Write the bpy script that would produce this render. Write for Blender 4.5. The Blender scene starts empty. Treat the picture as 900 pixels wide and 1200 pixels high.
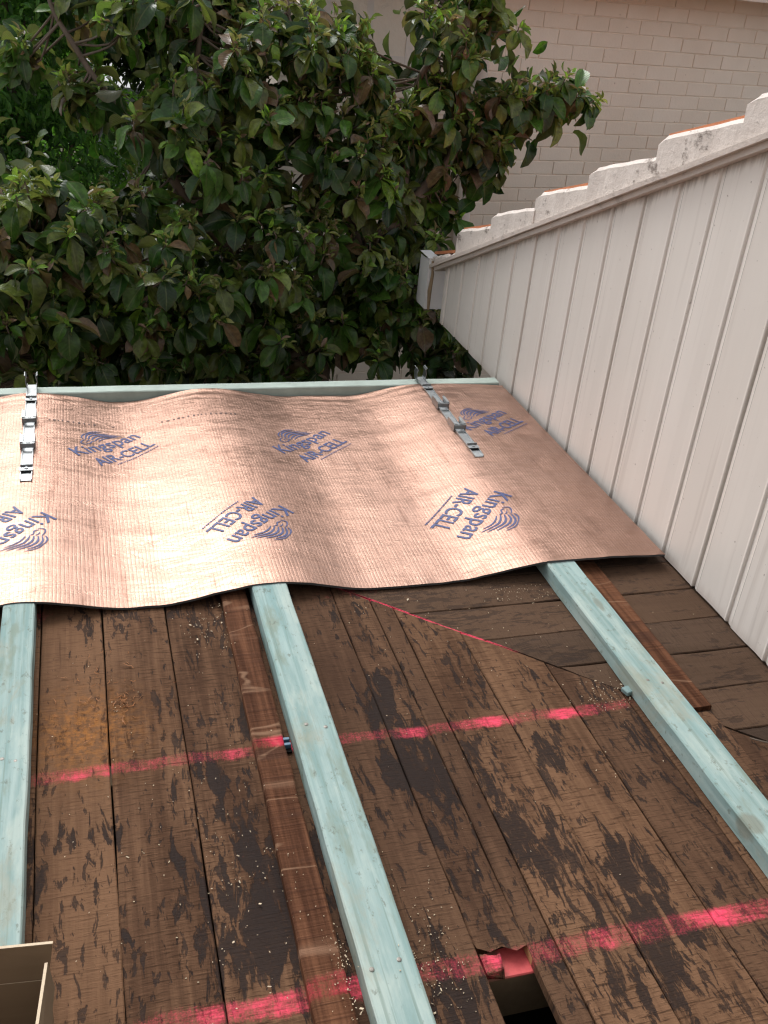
import bpy, bmesh, math, random
import numpy as np
from mathutils import Vector, Matrix, noise as mnoise

random.seed(7)
rng = np.random.default_rng(7)
S = bpy.context.scene
COL = S.collection
R = math.radians

# ------------------------------------------------------------------ camera
CAM_H = 1.45
ROT = Matrix(((0.95878996, -0.27007805, 0.08820241),
              (-0.05829585, -0.49084775, -0.86929286),
              (0.27807088, 0.82832743, -0.48636432)))      # rows: right, down, forward
cam_data = bpy.data.cameras.new('camera')
cam_data.sensor_fit = 'VERTICAL'
cam_data.sensor_height = 24.0
cam_data.lens = 24.0 * 1155.98 / 1200.0
cam_data.clip_start = 0.05
cam_data.clip_end = 600
cam = bpy.data.objects.new('camera', cam_data)
COL.objects.link(cam)
m = Matrix.Identity(4)
for i in range(3):
    m[i][0] = ROT[0][i]; m[i][1] = -ROT[1][i]; m[i][2] = -ROT[2][i]
m[2][3] = CAM_H
cam.matrix_world = m
S.camera = cam

# ------------------------------------------------------------------ overcast sky and soft sun
SUN_EL, SUN_AZ = R(50), R(346)        # azimuth clockwise from +Y: high over the trees, to the left
world = bpy.data.worlds.new('World'); S.world = world
world.use_nodes = True
wn = world.node_tree.nodes; wl = world.node_tree.links
sky = wn.new('ShaderNodeTexSky'); sky.sky_type = 'NISHITA'; sky.sun_disc = False
sky.sun_elevation = SUN_EL; sky.sun_rotation = SUN_AZ
sky.air_density = 1.0; sky.dust_density = 4.0; sky.ozone_density = 0.6
hsv = wn.new('ShaderNodeHueSaturation'); hsv.inputs['Saturation'].default_value = 0.15
wl.new(sky.outputs[0], hsv.inputs['Color'])
bg = wn['Background']; bg.inputs[1].default_value = 0.15
wl.new(hsv.outputs[0], bg.inputs[0])
sun_data = bpy.data.lights.new('sun', 'SUN')
sun_data.energy = 0.55; sun_data.angle = R(34); sun_data.color = (1.0, 0.965, 0.93)
sun = bpy.data.objects.new('sun', sun_data); COL.objects.link(sun)
sd = Vector((math.sin(SUN_AZ) * math.cos(SUN_EL), math.cos(SUN_AZ) * math.cos(SUN_EL), math.sin(SUN_EL)))
sun.rotation_euler = (-sd).to_track_quat('-Z', 'Y').to_euler()
sun.location = sd * 30
S.view_settings.view_transform = 'Standard'
S.view_settings.look = 'None'
S.view_settings.gamma = 1.0
S.view_settings.use_curve_mapping = False
S.view_settings.exposure = 0.90
S.cycles.use_denoising = True
S.cycles.pixel_filter_type = 'BLACKMAN_HARRIS'
S.cycles.filter_width = 1.25

# ------------------------------------------------------------------ object helpers
def tag(o, label=None, cat=None, group=None, kind=None):
    if label: o['label'] = label
    if cat: o['category'] = cat
    if group: o['group'] = group
    if kind: o['kind'] = kind
    return o

def link(name, me, mat=None, parent=None, loc=(0, 0, 0), rz=0.0):
    o = bpy.data.objects.new(name, me); COL.objects.link(o)
    if mat is not None and me is not None and len(me.materials) == 0:
        for mm in (mat if isinstance(mat, (list, tuple)) else [mat]): me.materials.append(mm)
    o.location = loc; o.rotation_euler = (0, 0, rz)
    if parent is not None: o.parent = parent
    return o

def empty(name, loc=(0, 0, 0), rz=0.0):
    o = bpy.data.objects.new(name, None); COL.objects.link(o)
    o.empty_display_size = 0.1
    o.location = loc; o.rotation_euler = (0, 0, rz)
    return o

def mesh(name, verts, faces, smooth=False):
    me = bpy.data.meshes.new(name); me.from_pydata([tuple(v) for v in verts], [], faces); me.update()
    if smooth:
        me.polygons.foreach_set('use_smooth', [True] * len(me.polygons))
    return me

def box_geo(x0, x1, y0, y1, z0, z1, V, F):
    b = len(V)
    V += [(x0, y0, z0), (x1, y0, z0), (x1, y1, z0), (x0, y1, z0), (x0, y0, z1), (x1, y0, z1), (x1, y1, z1), (x0, y1, z1)]
    F += [tuple(b + i for i in q) for q in ((0, 3, 2, 1), (4, 5, 6, 7), (0, 1, 5, 4), (1, 2, 6, 5), (2, 3, 7, 6), (3, 0, 4, 7))]

def box_mesh(name, x0, x1, y0, y1, z0, z1, bevel=0.0, seg=2):
    V, F = [], []; box_geo(x0, x1, y0, y1, z0, z1, V, F)
    me = mesh(name, V, F)
    if bevel:
        bm = bmesh.new(); bm.from_mesh(me)
        bmesh.ops.bevel(bm, geom=bm.edges[:], offset=bevel, segments=seg, affect='EDGES', profile=0.5)
        bm.to_mesh(me); bm.free()
    return me

def tube_geo(pts, rads, V, F, n=8, cap=True):
    pts = [Vector(p) for p in pts]; base = len(V)
    up = Vector((0.31, 0.2, 0.93))
    for i, p in enumerate(pts):
        d = (pts[min(i + 1, len(pts) - 1)] - pts[max(i - 1, 0)]).normalized()
        a = d.cross(up)
        if a.length < 1e-3: a = d.cross(Vector((1, 0, 0)))
        a.normalize(); b = d.cross(a)
        for k in range(n):
            t = 2 * math.pi * k / n
            V.append(tuple(p + (a * math.cos(t) + b * math.sin(t)) * rads[i]))
    for i in range(len(pts) - 1):
        for k in range(n):
            k2 = (k + 1) % n
            F.append((base + i * n + k, base + i * n + k2, base + (i + 1) * n + k2, base + (i + 1) * n + k))
    if cap:
        F.append(tuple(base + k for k in reversed(range(n))))
        F.append(tuple(base + (len(pts) - 1) * n + k for k in range(n)))

def smooth_path(pts, sub=5):
    """Catmull-Rom through the points"""
    P = [Vector(p) for p in pts]; out = []
    for i in range(len(P) - 1):
        p0 = P[max(i - 1, 0)]; p1 = P[i]; p2 = P[i + 1]; p3 = P[min(i + 2, len(P) - 1)]
        for k in range(sub):
            t = k / sub
            out.append(0.5 * ((2 * p1) + (p2 - p0) * t + (2 * p0 - 5 * p1 + 4 * p2 - p3) * t * t + (3 * p1 - p0 - 3 * p2 + p3) * t ** 3))
    out.append(P[-1])
    return out

# ------------------------------------------------------------------ node helpers
class NT:
    def __init__(s, name, rough=0.7, spec=0.5, metallic=0.0):
        s.mat = bpy.data.materials.new(name); s.mat.use_nodes = True
        s.t = s.mat.node_tree; s.N = s.t.nodes; s.L = s.t.links
        s.p = s.N['Principled BSDF']; s.out = s.N['Material Output']
        s.p.inputs['Roughness'].default_value = rough
        s.p.inputs['Specular IOR Level'].default_value = spec
        s.p.inputs['Metallic'].default_value = metallic
        s.tc = s.N.new('ShaderNodeTexCoord')
    def put(s, sock, v):
        if isinstance(v, bpy.types.NodeSocket): s.L.new(v, sock)
        elif isinstance(v, (tuple, list)) and len(v) == 3 and sock.type == 'RGBA': sock.default_value = (*v, 1)
        else: sock.default_value = v
    def math(s, op, a, b=0.0, c=0.0, clamp=False):
        n = s.N.new('ShaderNodeMath'); n.operation = op; n.use_clamp = clamp
        s.put(n.inputs[0], a); s.put(n.inputs[1], b)
        if op in ('MULTIPLY_ADD', 'SMOOTH_MIN'): s.put(n.inputs[2], c)
        return n.outputs[0]
    def vmath(s, op, a, b=(0, 0, 0)):
        n = s.N.new('ShaderNodeVectorMath'); n.operation = op
        s.put(n.inputs[0], a); s.put(n.inputs[1], b)
        return n.outputs[0]
    def mapr(s, v, a, b, c=0.0, d=1.0, smooth=True):
        n = s.N.new('ShaderNodeMapRange'); n.interpolation_type = 'SMOOTHSTEP' if smooth else 'LINEAR'
        s.put(n.inputs['Value'], v)
        for k, x in zip(('From Min', 'From Max', 'To Min', 'To Max'), (a, b, c, d)): s.put(n.inputs[k], x)
        return n.outputs[0]
    def mix(s, f, a, b, mode='MIX'):
        n = s.N.new('ShaderNodeMix'); n.data_type = 'RGBA'; n.blend_type = mode
        s.put(n.inputs['Factor'], f)
        s.put(n.inputs[6], a); s.put(n.inputs[7], b)
        return n.outputs[2]
    def noise(s, vec, scale=5.0, detail=4.0, rough=0.55, dist=0.0, color=False):
        n = s.N.new('ShaderNodeTexNoise')
        s.put(n.inputs['Vector'], vec); n.inputs['Scale'].default_value = scale
        n.inputs['Detail'].default_value = detail; n.inputs['Roughness'].default_value = rough
        n.inputs['Distortion'].default_value = dist
        return n.outputs[1 if color else 0]
    def scale(s, vec, k): return s.vmath('MULTIPLY', vec, k)
    def sep(s, vec):
        n = s.N.new('ShaderNodeSeparateXYZ'); s.put(n.inputs[0], vec); return n.outputs
    def comb(s, x, y, z):
        n = s.N.new('ShaderNodeCombineXYZ')
        for i, v in enumerate((x, y, z)): s.put(n.inputs[i], v)
        return n.outputs[0]
    def obj(s): return s.tc.outputs['Object']
    def pos(s):
        n = s.N.new('ShaderNodeNewGeometry'); return n.outputs['Position']
    def rand(s):
        n = s.N.new('ShaderNodeObjectInfo'); return n.outputs['Random']
    def robj(s):
        r = s.math('MULTIPLY', s.rand(), 37.0)
        return s.vmath('ADD', s.obj(), s.comb(r, s.math('MULTIPLY', r, 1.7), s.math('MULTIPLY', r, 0.6)))
    def bump(s, h, strength=0.5, dist=0.01, normal=None):
        n = s.N.new('ShaderNodeBump'); n.inputs['Strength'].default_value = strength
        n.inputs['Distance'].default_value = dist; s.put(n.inputs['Height'], h)
        if normal is not None: s.L.new(normal, n.inputs['Normal'])
        return n.outputs[0]
    def set(s, **kw):
        names = dict(color='Base Color', rough='Roughness', normal='Normal', metallic='Metallic', spec='Specular IOR Level')
        for k, v in kw.items(): s.put(s.p.inputs[names[k]], v)
        return s.mat

def plain(name, color, rough=0.6, metallic=0.0, var=0.15, nscale=20.0, bump=0.0, spec=0.5):
    t = NT(name, rough, spec, metallic)
    n = t.noise(t.obj(), nscale, 5, 0.6)
    dark = tuple(c * (1 - var) for c in color); lite = tuple(min(1, c * (1 + var)) for c in color)
    t.set(color=t.mix(n, dark, lite), rough=t.mapr(n, 0.2, 0.8, rough * 0.85, min(1, rough * 1.1)))
    if bump: t.set(normal=t.bump(n, bump, 0.01))
    return t.mat

# ------------------------------------------------------------------ materials
def pink_mask(t):
    """spray-painted marker lines, in place on the roof"""
    P = t.pos(); x, y, z = t.sep(P)
    n1 = t.noise(P, 9.0, 5, 0.6); n2 = t.noise(P, 60.0, 3, 0.6)
    nx = t.noise(t.comb(t.math('MULTIPLY', x, 3.5), 0.0, 4.0), 1.7, 2, 0.5)
    grain = t.noise(t.scale(P, (220, 30, 1)), 1.0, 3, 0.6)
    def line(yc, w, amp, lo):
        d = t.math('ABSOLUTE', t.math('SUBTRACT', t.math('ADD', y, t.math('MULTIPLY', t.math('SUBTRACT', n1, 0.5), 0.035)), yc))
        m_ = t.mapr(d, w, w * 0.35)
        inten = t.mapr(t.math('ADD', nx, t.math('MULTIPLY', t.math('SUBTRACT', n1, 0.5), 0.9)), lo, lo + 0.3)
        return t.math('MULTIPLY', m_, t.math('MULTIPLY', t.math('MULTIPLY_ADD', inten, 0.72, 0.28), amp))
    a = line(1.524, 0.026, 0.82, 0.46)
    b = line(0.956, 0.031, 0.88, 0.44)
    a = t.math('MULTIPLY', a, t.mapr(x, 1.19, 1.14))
    a = t.math('MULTIPLY', a, t.mapr(x, -0.20, -0.14))
    b = t.math('MULTIPLY', b, t.mapr(x, -0.03, 0.05))
    # along the hip joint
    dg = t.math('ABSOLUTE', t.math('SUBTRACT', t.math('MULTIPLY_ADD', x, 0.908, y), 2.6315))
    c = t.math('MULTIPLY', t.mapr(t.math('ADD', dg, t.math('MULTIPLY', t.math('SUBTRACT', n1, 0.5), 0.012)), 0.010, 0.001),
               t.mapr(t.math('MULTIPLY_ADD', t.math('SUBTRACT', n1, 0.5), 0.15, x), 1.00, 0.88))
    c = t.math('MULTIPLY', c, 0.75)
    # overspray under the foil edge
    d2 = t.math('MULTIPLY', t.mapr(t.math('ABSOLUTE', t.math('SUBTRACT', y, 2.085)), 0.07, 0.0), t.mapr(n1, 0.5, 0.75))
    mx = t.math('MAXIMUM', t.math('MAXIMUM', a, b), t.math('MAXIMUM', c, t.math('MULTIPLY', d2, 0.35)))
    pw = t.math('MULTIPLY_ADD', t.noise(P, 320, 2, 0.6), 0.45, t.math('MULTIPLY_ADD', n2, 0.25, t.math('MULTIPLY', grain, 0.30)))
    mx = t.mapr(t.math('SUBTRACT', t.math('MULTIPLY', mx, 0.95), pw), -0.42, 0.22)
    return t.math('MINIMUM', mx, 1.0)

PINK = (0.66, 0.034, 0.090)

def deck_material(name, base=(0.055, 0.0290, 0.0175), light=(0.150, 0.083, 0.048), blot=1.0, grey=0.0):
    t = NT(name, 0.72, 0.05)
    O = t.robj(); P = t.pos()
    rnd = t.rand()
    big = t.noise(t.scale(O, (5, 2, 1)), 1.0, 4, 0.55)
    grain = t.noise(t.scale(O, (70, 3, 1)), 1.0, 5, 0.6, 0.3)
    col = t.mix(t.mapr(t.math('ADD', big, t.math('MULTIPLY', t.math('SUBTRACT', grain, 0.5), 0.6)), 0.3, 0.75), base, light)
    # circular saw marks across the board: thin uneven ticks
    saw = t.noise(t.scale(O, (22, 260, 1)), 1.0, 3, 0.65, 0.3)
    sawm = t.mapr(saw, 0.52, 0.68)
    col = t.mix(t.math('MULTIPLY', sawm, 0.8), col, tuple(c * 0.45 for c in base))
    col = t.mix(t.math('MULTIPLY', t.mapr(saw, 0.45, 0.25), 0.30), col, tuple(c * 1.35 for c in light))
    # tone of each board
    col = t.mix(t.math('MULTIPLY', t.mapr(rnd, 0.35, 1), 0.55), col, (0.048, 0.028, 0.019))
    col = t.mix(t.math('MULTIPLY', t.mapr(rnd, 0.5, 0.0), 0.45), col, (0.146, 0.080, 0.045))
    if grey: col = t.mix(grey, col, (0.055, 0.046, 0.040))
    # bitumen that once soaked through: streaky blots drawn out along the grain
    st = t.noise(t.scale(O, (40, 9.5, 1)), 1.0, 7, 0.66, 0.5)
    pt = t.noise(t.scale(O, (5.5, 2.2, 1)), 1.0, 3, 0.5)
    x, y, z = t.sep(P)
    spot = None
    for sx, sy, rx, ry, k in ((.575, 1.62, .085, .15, .30), (.57, 1.405, .075, .085, .33), (.20, 1.06, .085, .14, .30), (.10, 1.30, .05, .16, .15),
                              (-.05, 1.30, .09, .09, .12), (.77, 1.12, .05, .18, .20), (.93, 1.08, .07, .15, .22), (.86, .88, .10, .09, .18),
                              (.95, 1.35, .06, .12, .16), (.16, 1.80, .05, .12, .14), (.19, 1.45, .05, .10, .18), (.52, .93, .03, .12, .28),
                              (.30, 1.60, .035, .05, .25)):
        dx = t.math('DIVIDE', t.math('SUBTRACT', x, sx), rx); dy = t.math('DIVIDE', t.math('SUBTRACT', y, sy), ry)
        g = t.math('MULTIPLY', t.math('POWER', 2.718, t.math('MULTIPLY', t.math('ADD', t.math('MULTIPLY', dx, dx), t.math('MULTIPLY', dy, dy)), -1.0)), k)
        spot = g if spot is None else t.math('ADD', spot, g)
    v = t.math('ADD', t.math('ADD', t.math('MULTIPLY', st, 0.68), t.math('MULTIPLY', pt, 0.32)), t.math('MULTIPLY', spot, 0.44))
    blots = t.mapr(v, 0.560, 0.595)
    fine = t.noise(O, 140, 3, 0.6)
    drops = t.mapr(t.math('ADD', t.noise(t.scale(O, (70, 20, 1)), 1.0, 4, 0.6, 0.4), t.math('MULTIPLY', t.math('SUBTRACT', pt, 0.5), 0.45)), 0.575, 0.625)
    blots = t.math('MAXIMUM', blots, t.math('MULTIPLY', drops, 0.85))
    blots = t.math('MULTIPLY', blots, t.mapr(t.math('MULTIPLY_ADD', fine, 0.5, t.math('MULTIPLY', grain, 0.5)), 0.28, 0.5, 0.45, 1.0))
    blots = t.math('MULTIPLY', blots, 0.88 * blot)
    col = t.mix(blots, col, t.mix(t.math('MULTIPLY_ADD', fine, 0.5, t.math('MULTIPLY', saw, 0.5)), (0.005, 0.004, 0.004), (0.028, 0.022, 0.021)))
    # old nail and damp streaks
    streak = t.mapr(t.noise(t.scale(O, (75, 2.6, 1)), 1.0, 3, 0.5), 0.64, 0.74)
    col = t.mix(t.math('MULTIPLY', streak, 0.4), col, (0.03, 0.018, 0.012))
    # orange sawdust swept thin over the boards
    sdm = t.noise(P, 55, 5, 0.7)
    dx = t.math('DIVIDE', t.math('SUBTRACT', x, -.05), .10); dy = t.math('DIVIDE', t.math('SUBTRACT', y, 1.645), .11)
    gd = t.math('POWER', 2.718, t.math('MULTIPLY', t.math('ADD', t.math('MULTIPLY', dx, dx), t.math('MULTIPLY', dy, dy)), -1.0))
    col = t.mix(t.math('MULTIPLY', gd, t.mapr(sdm, 0.38, 0.68, 0.1, 0.85)), col, (0.30, 0.125, 0.035))
    pk = t.math('MULTIPLY', pink_mask(t), t.math('SUBTRACT', 1.0, t.math('MULTIPLY', blots, 0.30)))
    pk = t.math('MULTIPLY', pk, t.mapr(saw, 0.60, 0.45, 0.6, 1.0))
    col = t.mix(pk, col, t.mix(fine, PINK, (0.80, 0.105, 0.165)))
    h = t.math('ADD', t.math('MULTIPLY', saw, 0.5), t.math('ADD', t.math('MULTIPLY', grain, 0.5), t.math('MULTIPLY', fine, 0.25)))
    t.set(color=col, normal=t.bump(t.math('SUBTRACT', h, t.math('MULTIPLY', blots, 0.3)), 0.8, 0.005), rough=t.math('SUBTRACT', 0.88, t.math('MULTIPLY', blots, 0.20)))
    return t.mat

M = {}
M['deck'] = deck_material('weathered_boards')
M['deck_shaded'] = deck_material('weathered_boards_shaded', base=(0.036, 0.022, 0.014), light=(0.072, 0.045, 0.030), blot=0.6, grey=0.25)  # cross boards: shadow beside the cream wall painted into a darker board colour

def old_batten_material():
    t = NT('old_hardwood', 0.85, 0.06)
    O = t.robj()
    g = t.noise(t.scale(O, (60, 2.5, 5)), 1.0, 5, 0.6)
    col = t.mix(t.mapr(g, 0.3, 0.7), (0.052, 0.022, 0.012), (0.135, 0.060, 0.032))
    saw = t.noise(t.scale(O, (4, 130, 1)), 1.0, 3, 0.6)
    col = t.mix(t.math('MULTIPLY', t.mapr(saw, 0.5, 0.7), 0.5), col, (0.035, 0.015, 0.01))
    bands = t.noise(t.scale(O, (1.5, 13, 1)), 1.0, 2, 0.5, 0.2)
    col = t.mix(t.math('MULTIPLY', t.mapr(bands, 0.58, 0.68), 0.6), col, (0.24, 0.140, 0.090))
    col = t.mix(t.math('MULTIPLY', t.mapr(bands, 0.40, 0.30), 0.55), col, (0.045, 0.022, 0.016))
    ln = t.mapr(t.math('ABSOLUTE', t.math('SUBTRACT', t.noise(t.scale(O, (2.0, 7, 1)), 1.0, 2, 0.5, 0.1), 0.5)), 0.014, 0.002)
    col = t.mix(t.math('MULTIPLY', ln, t.mapr(saw, 0.35, 0.6, 0.2, 0.6)), col, (0.25, 0.15, 0.095))
    pk = pink_mask(t)
    col = t.mix(t.math('MULTIPLY', pk, 0.6), col, PINK)
    t.set(color=col, normal=t.bump(t.math('ADD', saw, g), 0.8, 0.006))
    return t.mat
M['old_batten'] = old_batten_material()

def treated_material():
    t = NT('treated_pine', 0.85, 0.08)
    O = t.robj(); 
    g = t.noise(t.scale(O, (55, 1.6, 20)), 1.0, 5, 0.6, 0.4)
    b = t.noise(t.scale(O, (14, 4, 6)), 1.0, 5, 0.65)
    b2 = t.noise(t.scale(O, (6, 1.2, 3)), 1.0, 3, 0.5)
    col = t.mix(t.mapr(g, 0.3, 0.7), (0.215, 0.325, 0.318), (0.355, 0.455, 0.440))
    col = t.mix(t.math('MULTIPLY', t.mapr(b, 0.46, 0.66), 0.65), col, (0.46, 0.53, 0.49))
    col = t.mix(t.math('MULTIPLY', t.mapr(b2, 0.50, 0.72), 0.50), col, (0.26, 0.43, 0.45))
    col = t.mix(t.math('MULTIPLY', t.mapr(b, 0.45, 0.32), 0.65), col, (0.215, 0.255, 0.20))
    sp = t.noise(t.scale(O, (60, 35, 40)), 1.0, 4, 0.7)
    col = t.mix(t.math('MULTIPLY', t.mapr(sp, 0.575, 0.69), 0.65), col, (0.15, 0.17, 0.14))
    gl = t.mapr(t.noise(t.scale(O, (150, 2.2, 60)), 1.0, 4, 0.6), 0.56, 0.70)
    col = t.mix(t.math('MULTIPLY', gl, 0.6), col, (0.18, 0.25, 0.22))
    kn = t.noise(t.scale(O, (16, 7, 8)), 1.0, 1, 0.4)
    col = t.mix(t.math('MULTIPLY', t.mapr(kn, 0.76, 0.80), 0.6), col, (0.20, 0.16, 0.10))
    wr = t.noise(t.scale(O, (9, 3.2, 5)), 1.0, 7, 0.72, 0.4)      # handling dirt and bare, worn patches
    col = t.mix(t.math('MULTIPLY', t.mapr(wr, 0.54, 0.66), 0.55), col, (0.33, 0.335, 0.27))
    col = t.mix(t.math('MULTIPLY', t.mapr(wr, 0.40, 0.30), 0.55), col, (0.19, 0.33, 0.345))
    vk = t.N.new('ShaderNodeTexVoronoi'); vk.inputs['Scale'].default_value = 1.0; t.put(vk.inputs['Vector'], t.scale(O, (9, 2.6, 9)))
    col = t.mix(t.math('MULTIPLY', t.mapr(t.math('ADD', vk.outputs['Distance'], t.math('MULTIPLY', sp, 0.12)), 0.17, 0.11), 0.55), col, (0.17, 0.165, 0.12))
    P = t.pos(); x, y, z = t.sep(P)          # one bare knot on the arris of the right-hand batten
    ky = t.math('DIVIDE', t.math('SUBTRACT', y, 1.105), 0.036); kx = t.math('DIVIDE', t.math('SUBTRACT', t.math('SUBTRACT', x, z), 1.141), 0.030)
    kd = t.math('ADD', t.math('ADD', t.math('MULTIPLY', ky, ky), t.math('MULTIPLY', kx, kx)), t.math('MULTIPLY', t.math('SUBTRACT', sp, 0.5), 1.2))
    col = t.mix(t.math('MULTIPLY', t.mapr(kd, 0.9, 0.2), 0.5), col, t.mix(g, (0.10, 0.085, 0.055), (0.26, 0.20, 0.12)))
    col = t.mix(1.0, col, (0.83, 0.83, 0.82), 'MULTIPLY')
    t.set(color=col, normal=t.bump(t.math('ADD', g, t.math('MULTIPLY', sp, 0.5)), 0.45, 0.004))
    return t.mat
M['treated'] = treated_material()
M['weathered_edge'] = plain('weathered_treated_edge', (0.36, 0.43, 0.385), 0.75, var=0.35, nscale=14)
M['knot'] = plain('pine_knot', (0.20, 0.17, 0.11), 0.7, var=0.4, nscale=60)

def foil_material():
    t = NT('copper_foil', 0.36, 0.5, 1.0)
    O = t.obj(); x, y, z = t.sep(O)
    w1 = t.noise(t.scale(O, (2.2, 1.5, 1)), 1.0, 3, 0.5)
    w2 = t.noise(t.scale(O, (40, 4, 1)), 1.0, 4, 0.6)
    ph = t.math('ADD', t.math('MULTIPLY', x, 2 * math.pi / 0.0098), t.math('MULTIPLY', t.math('ADD', w1, t.math('MULTIPLY', w2, 0.35)), 9.0))
    rib = t.math('POWER', t.math('ABSOLUTE', t.math('SINE', t.math('MULTIPLY', ph, 0.5))), 0.28)
    amp = t.mapr(t.noise(t.scale(O, (30, 3.5, 1)), 1.0, 3, 0.6), 0.25, 0.7, 0.25, 1.0)
    rib = t.math('MULTIPLY', rib, amp)
    fine = t.noise(t.scale(O, (90, 160, 1)), 1.0, 4, 0.6)
    cr = t.noise(t.scale(O, (6, 22, 1)), 1.0, 7, 0.68, 1.5)
    crease = t.math('ABSOLUTE', t.math('SUBTRACT', cr, 0.5))
    crease = t.mapr(crease, 0.0, 0.045, 1.0, 0.0)
    n0 = t.bump(t.noise(t.scale(O, (5, 9, 1)), 1.0, 3, 0.5), 0.12, 0.02)
    n1 = t.bump(crease, 0.20, 0.005, n0)
    n2 = t.bump(rib, 0.42, 0.0012, n1)
    n3 = t.bump(fine, 0.25, 0.0012, n2)
    tone = t.noise(O, 3.0, 4, 0.55)
    col = t.mix(tone, (0.330, 0.200, 0.152), (0.400, 0.256, 0.202))
    col = t.mix(t.mapr(rib, 0.36, 0.12, 0.0, 0.6), col, (0.11, 0.045, 0.026))  # shade and dark reflections in the rib grooves painted into the foil colour
    t.set(color=col, normal=n3, rough=t.mapr(t.noise(O, 12, 4, 0.6), 0.3, 0.7, 0.33, 0.42))
    return t.mat
M['foil'] = foil_material()
M['foil_edge'] = plain('foam_edge', (0.055, 0.058, 0.062), 0.6, var=0.3, nscale=90)
M['foil_under'] = plain('foil_underside', (0.35, 0.34, 0.33), 0.45, 0.6)
def ink_material():
    t = NT('blue_print_ink', 0.55, 0.4)
    n = t.noise(t.scale(t.pos(), (150, 60, 1)), 1.0, 4, 0.7)
    t.set(color=t.mix(n, (0.032, 0.044, 0.125), (0.072, 0.092, 0.215)))
    return t.mat
M['ink'] = ink_material()
M['ink_dark'] = plain('brown_print_ink', (0.09, 0.05, 0.04), 0.6)
M['galv'] = plain('galvanised_steel', (0.34, 0.36, 0.37), 0.42, 1.0, var=0.35, nscale=60)

def clad_material():
    t = NT('cream_painted_steel', 0.42, 0.4)
    P = t.pos(); x, y, z = t.sep(P)
    n = t.noise(t.scale(P, (1, 3, 0.8)), 1.0, 4, 0.55)
    r = t.rand()
    col = t.mix(t.mapr(n, 0.3, 0.7), (0.690, 0.640, 0.590), (0.750, 0.702, 0.655))
    col = t.mix(t.math('MULTIPLY', r, 0.30), col, (0.62, 0.570, 0.52))
    spk = t.noise(P, 75, 2, 0.5)
    col = t.mix(t.math('MULTIPLY', t.mapr(spk, 0.735, 0.76), 0.6), col, (0.25, 0.20, 0.17))
    run = t.noise(t.scale(P, (1, 38, 1.1)), 1.0, 4, 0.6)
    col = t.mix(t.math('MULTIPLY', t.mapr(run, 0.55, 0.75), 0.30), col, (0.40, 0.34, 0.30))
    tt = t.math('SUBTRACT', z, t.math('MULTIPLY_ADD', y, -0.4264, 2.0514))          # grime caught under the capping
    col = t.mix(t.math('MULTIPLY', t.mapr(t.math('MULTIPLY_ADD', t.math('SUBTRACT', run, 0.5), 0.10, tt), -0.045, 0.0), 0.6), col, (0.20, 0.16, 0.13))
    # splash-up dirt along the bottom edge
    col = t.mix(t.math('MULTIPLY', t.mapr(t.math('MULTIPLY_ADD', run, 0.06, z), 0.075, 0.03), 0.35), col, (0.33, 0.27, 0.23))
    t.set(color=col, normal=t.bump(t.noise(t.scale(P, (3, 6, 1.5)), 1.0, 3, 0.5), 0.10, 0.02))
    return t.mat
M['clad'] = clad_material()

def mortar_material(name, c0, c1, stain=(0.16, 0.13, 0.11), amt=0.6):
    t = NT(name, 0.85, 0.2)
    P = t.pos()
    n = t.noise(P, 14, 6, 0.65); n2 = t.noise(t.scale(P, (10, 10, 16)), 1.0, 6, 0.75)
    col = t.mix(n, c0, c1)
    col = t.mix(t.math('MULTIPLY', t.mapr(n2, 0.54, 0.67), amt), col, stain)
    t.set(color=col, normal=t.bump(t.math('ADD', n, n2), 0.5, 0.01))
    return t.mat
M['mortar'] = mortar_material('painted_mortar', (0.55, 0.485, 0.44), (0.70, 0.635, 0.585), amt=0.9)
M['capping'] = mortar_material('painted_timber_capping', (0.52, 0.45, 0.40), (0.60, 0.53, 0.48), amt=0.35)
M['terracotta'] = plain('terracotta', (0.52, 0.19, 0.085), 0.75, var=0.35, nscale=25, bump=0.2)
def brick_material():
    t = NT('painted_brick', 0.75, 0.25)
    O = t.robj(); P = t.pos()
    n = t.noise(t.scale(O, (9, 9, 9)), 1.0, 5, 0.6); r = t.rand(); n2 = t.noise(P, 1.3, 3, 0.5)
    col = t.mix(n, (0.68, 0.612, 0.530), (0.76, 0.695, 0.615))
    col = t.mix(t.math('MULTIPLY', r, 0.40), col, (0.64, 0.545, 0.45))
    col = t.mix(t.math('MULTIPLY', t.mapr(n2, 0.45, 0.7), 0.35), col, (0.61, 0.510, 0.42))
    sp = t.noise(P, 22, 3, 0.6)
    col = t.mix(t.math('MULTIPLY', t.mapr(sp, 0.70, 0.76), 0.5), col, (0.20, 0.15, 0.12))
    t.set(color=col, normal=t.bump(t.noise(O, 60, 5, 0.7), 0.35, 0.005))
    return t.mat
M['brick'] = brick_material()
M['joint'] = mortar_material('painted_mortar_joint', (0.66, 0.575, 0.485), (0.74, 0.655, 0.56), amt=0.15)
M['soffit'] = plain('painted_eave', (0.62, 0.56, 0.51), 0.6)
M['white_metal'] = plain('white_gutter', (0.80, 0.80, 0.80), 0.35, var=0.06)
M['teal_curtain'] = plain('teal_curtain', (0.10, 0.16, 0.16), 0.8, var=0.3)
def glass_mat():
    t = NT('window_glass', 0.05, 0.5); t.set(color=(0.05, 0.075, 0.078)); return t.mat
M['glass'] = glass_mat()
M['dark'] = plain('dark_void', (0.012, 0.010, 0.009), 0.95)  # near-black colour standing in for shade inside closed spaces
M['render'] = plain('beige_render', (0.40, 0.34, 0.29), 0.85, nscale=8, bump=0.2)
M['roof_metal'] = plain('grey_roof_metal', (0.32, 0.33, 0.35), 0.5)
M['pale_shed'] = plain('pale_shed', (0.42, 0.43, 0.50), 0.6)
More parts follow.
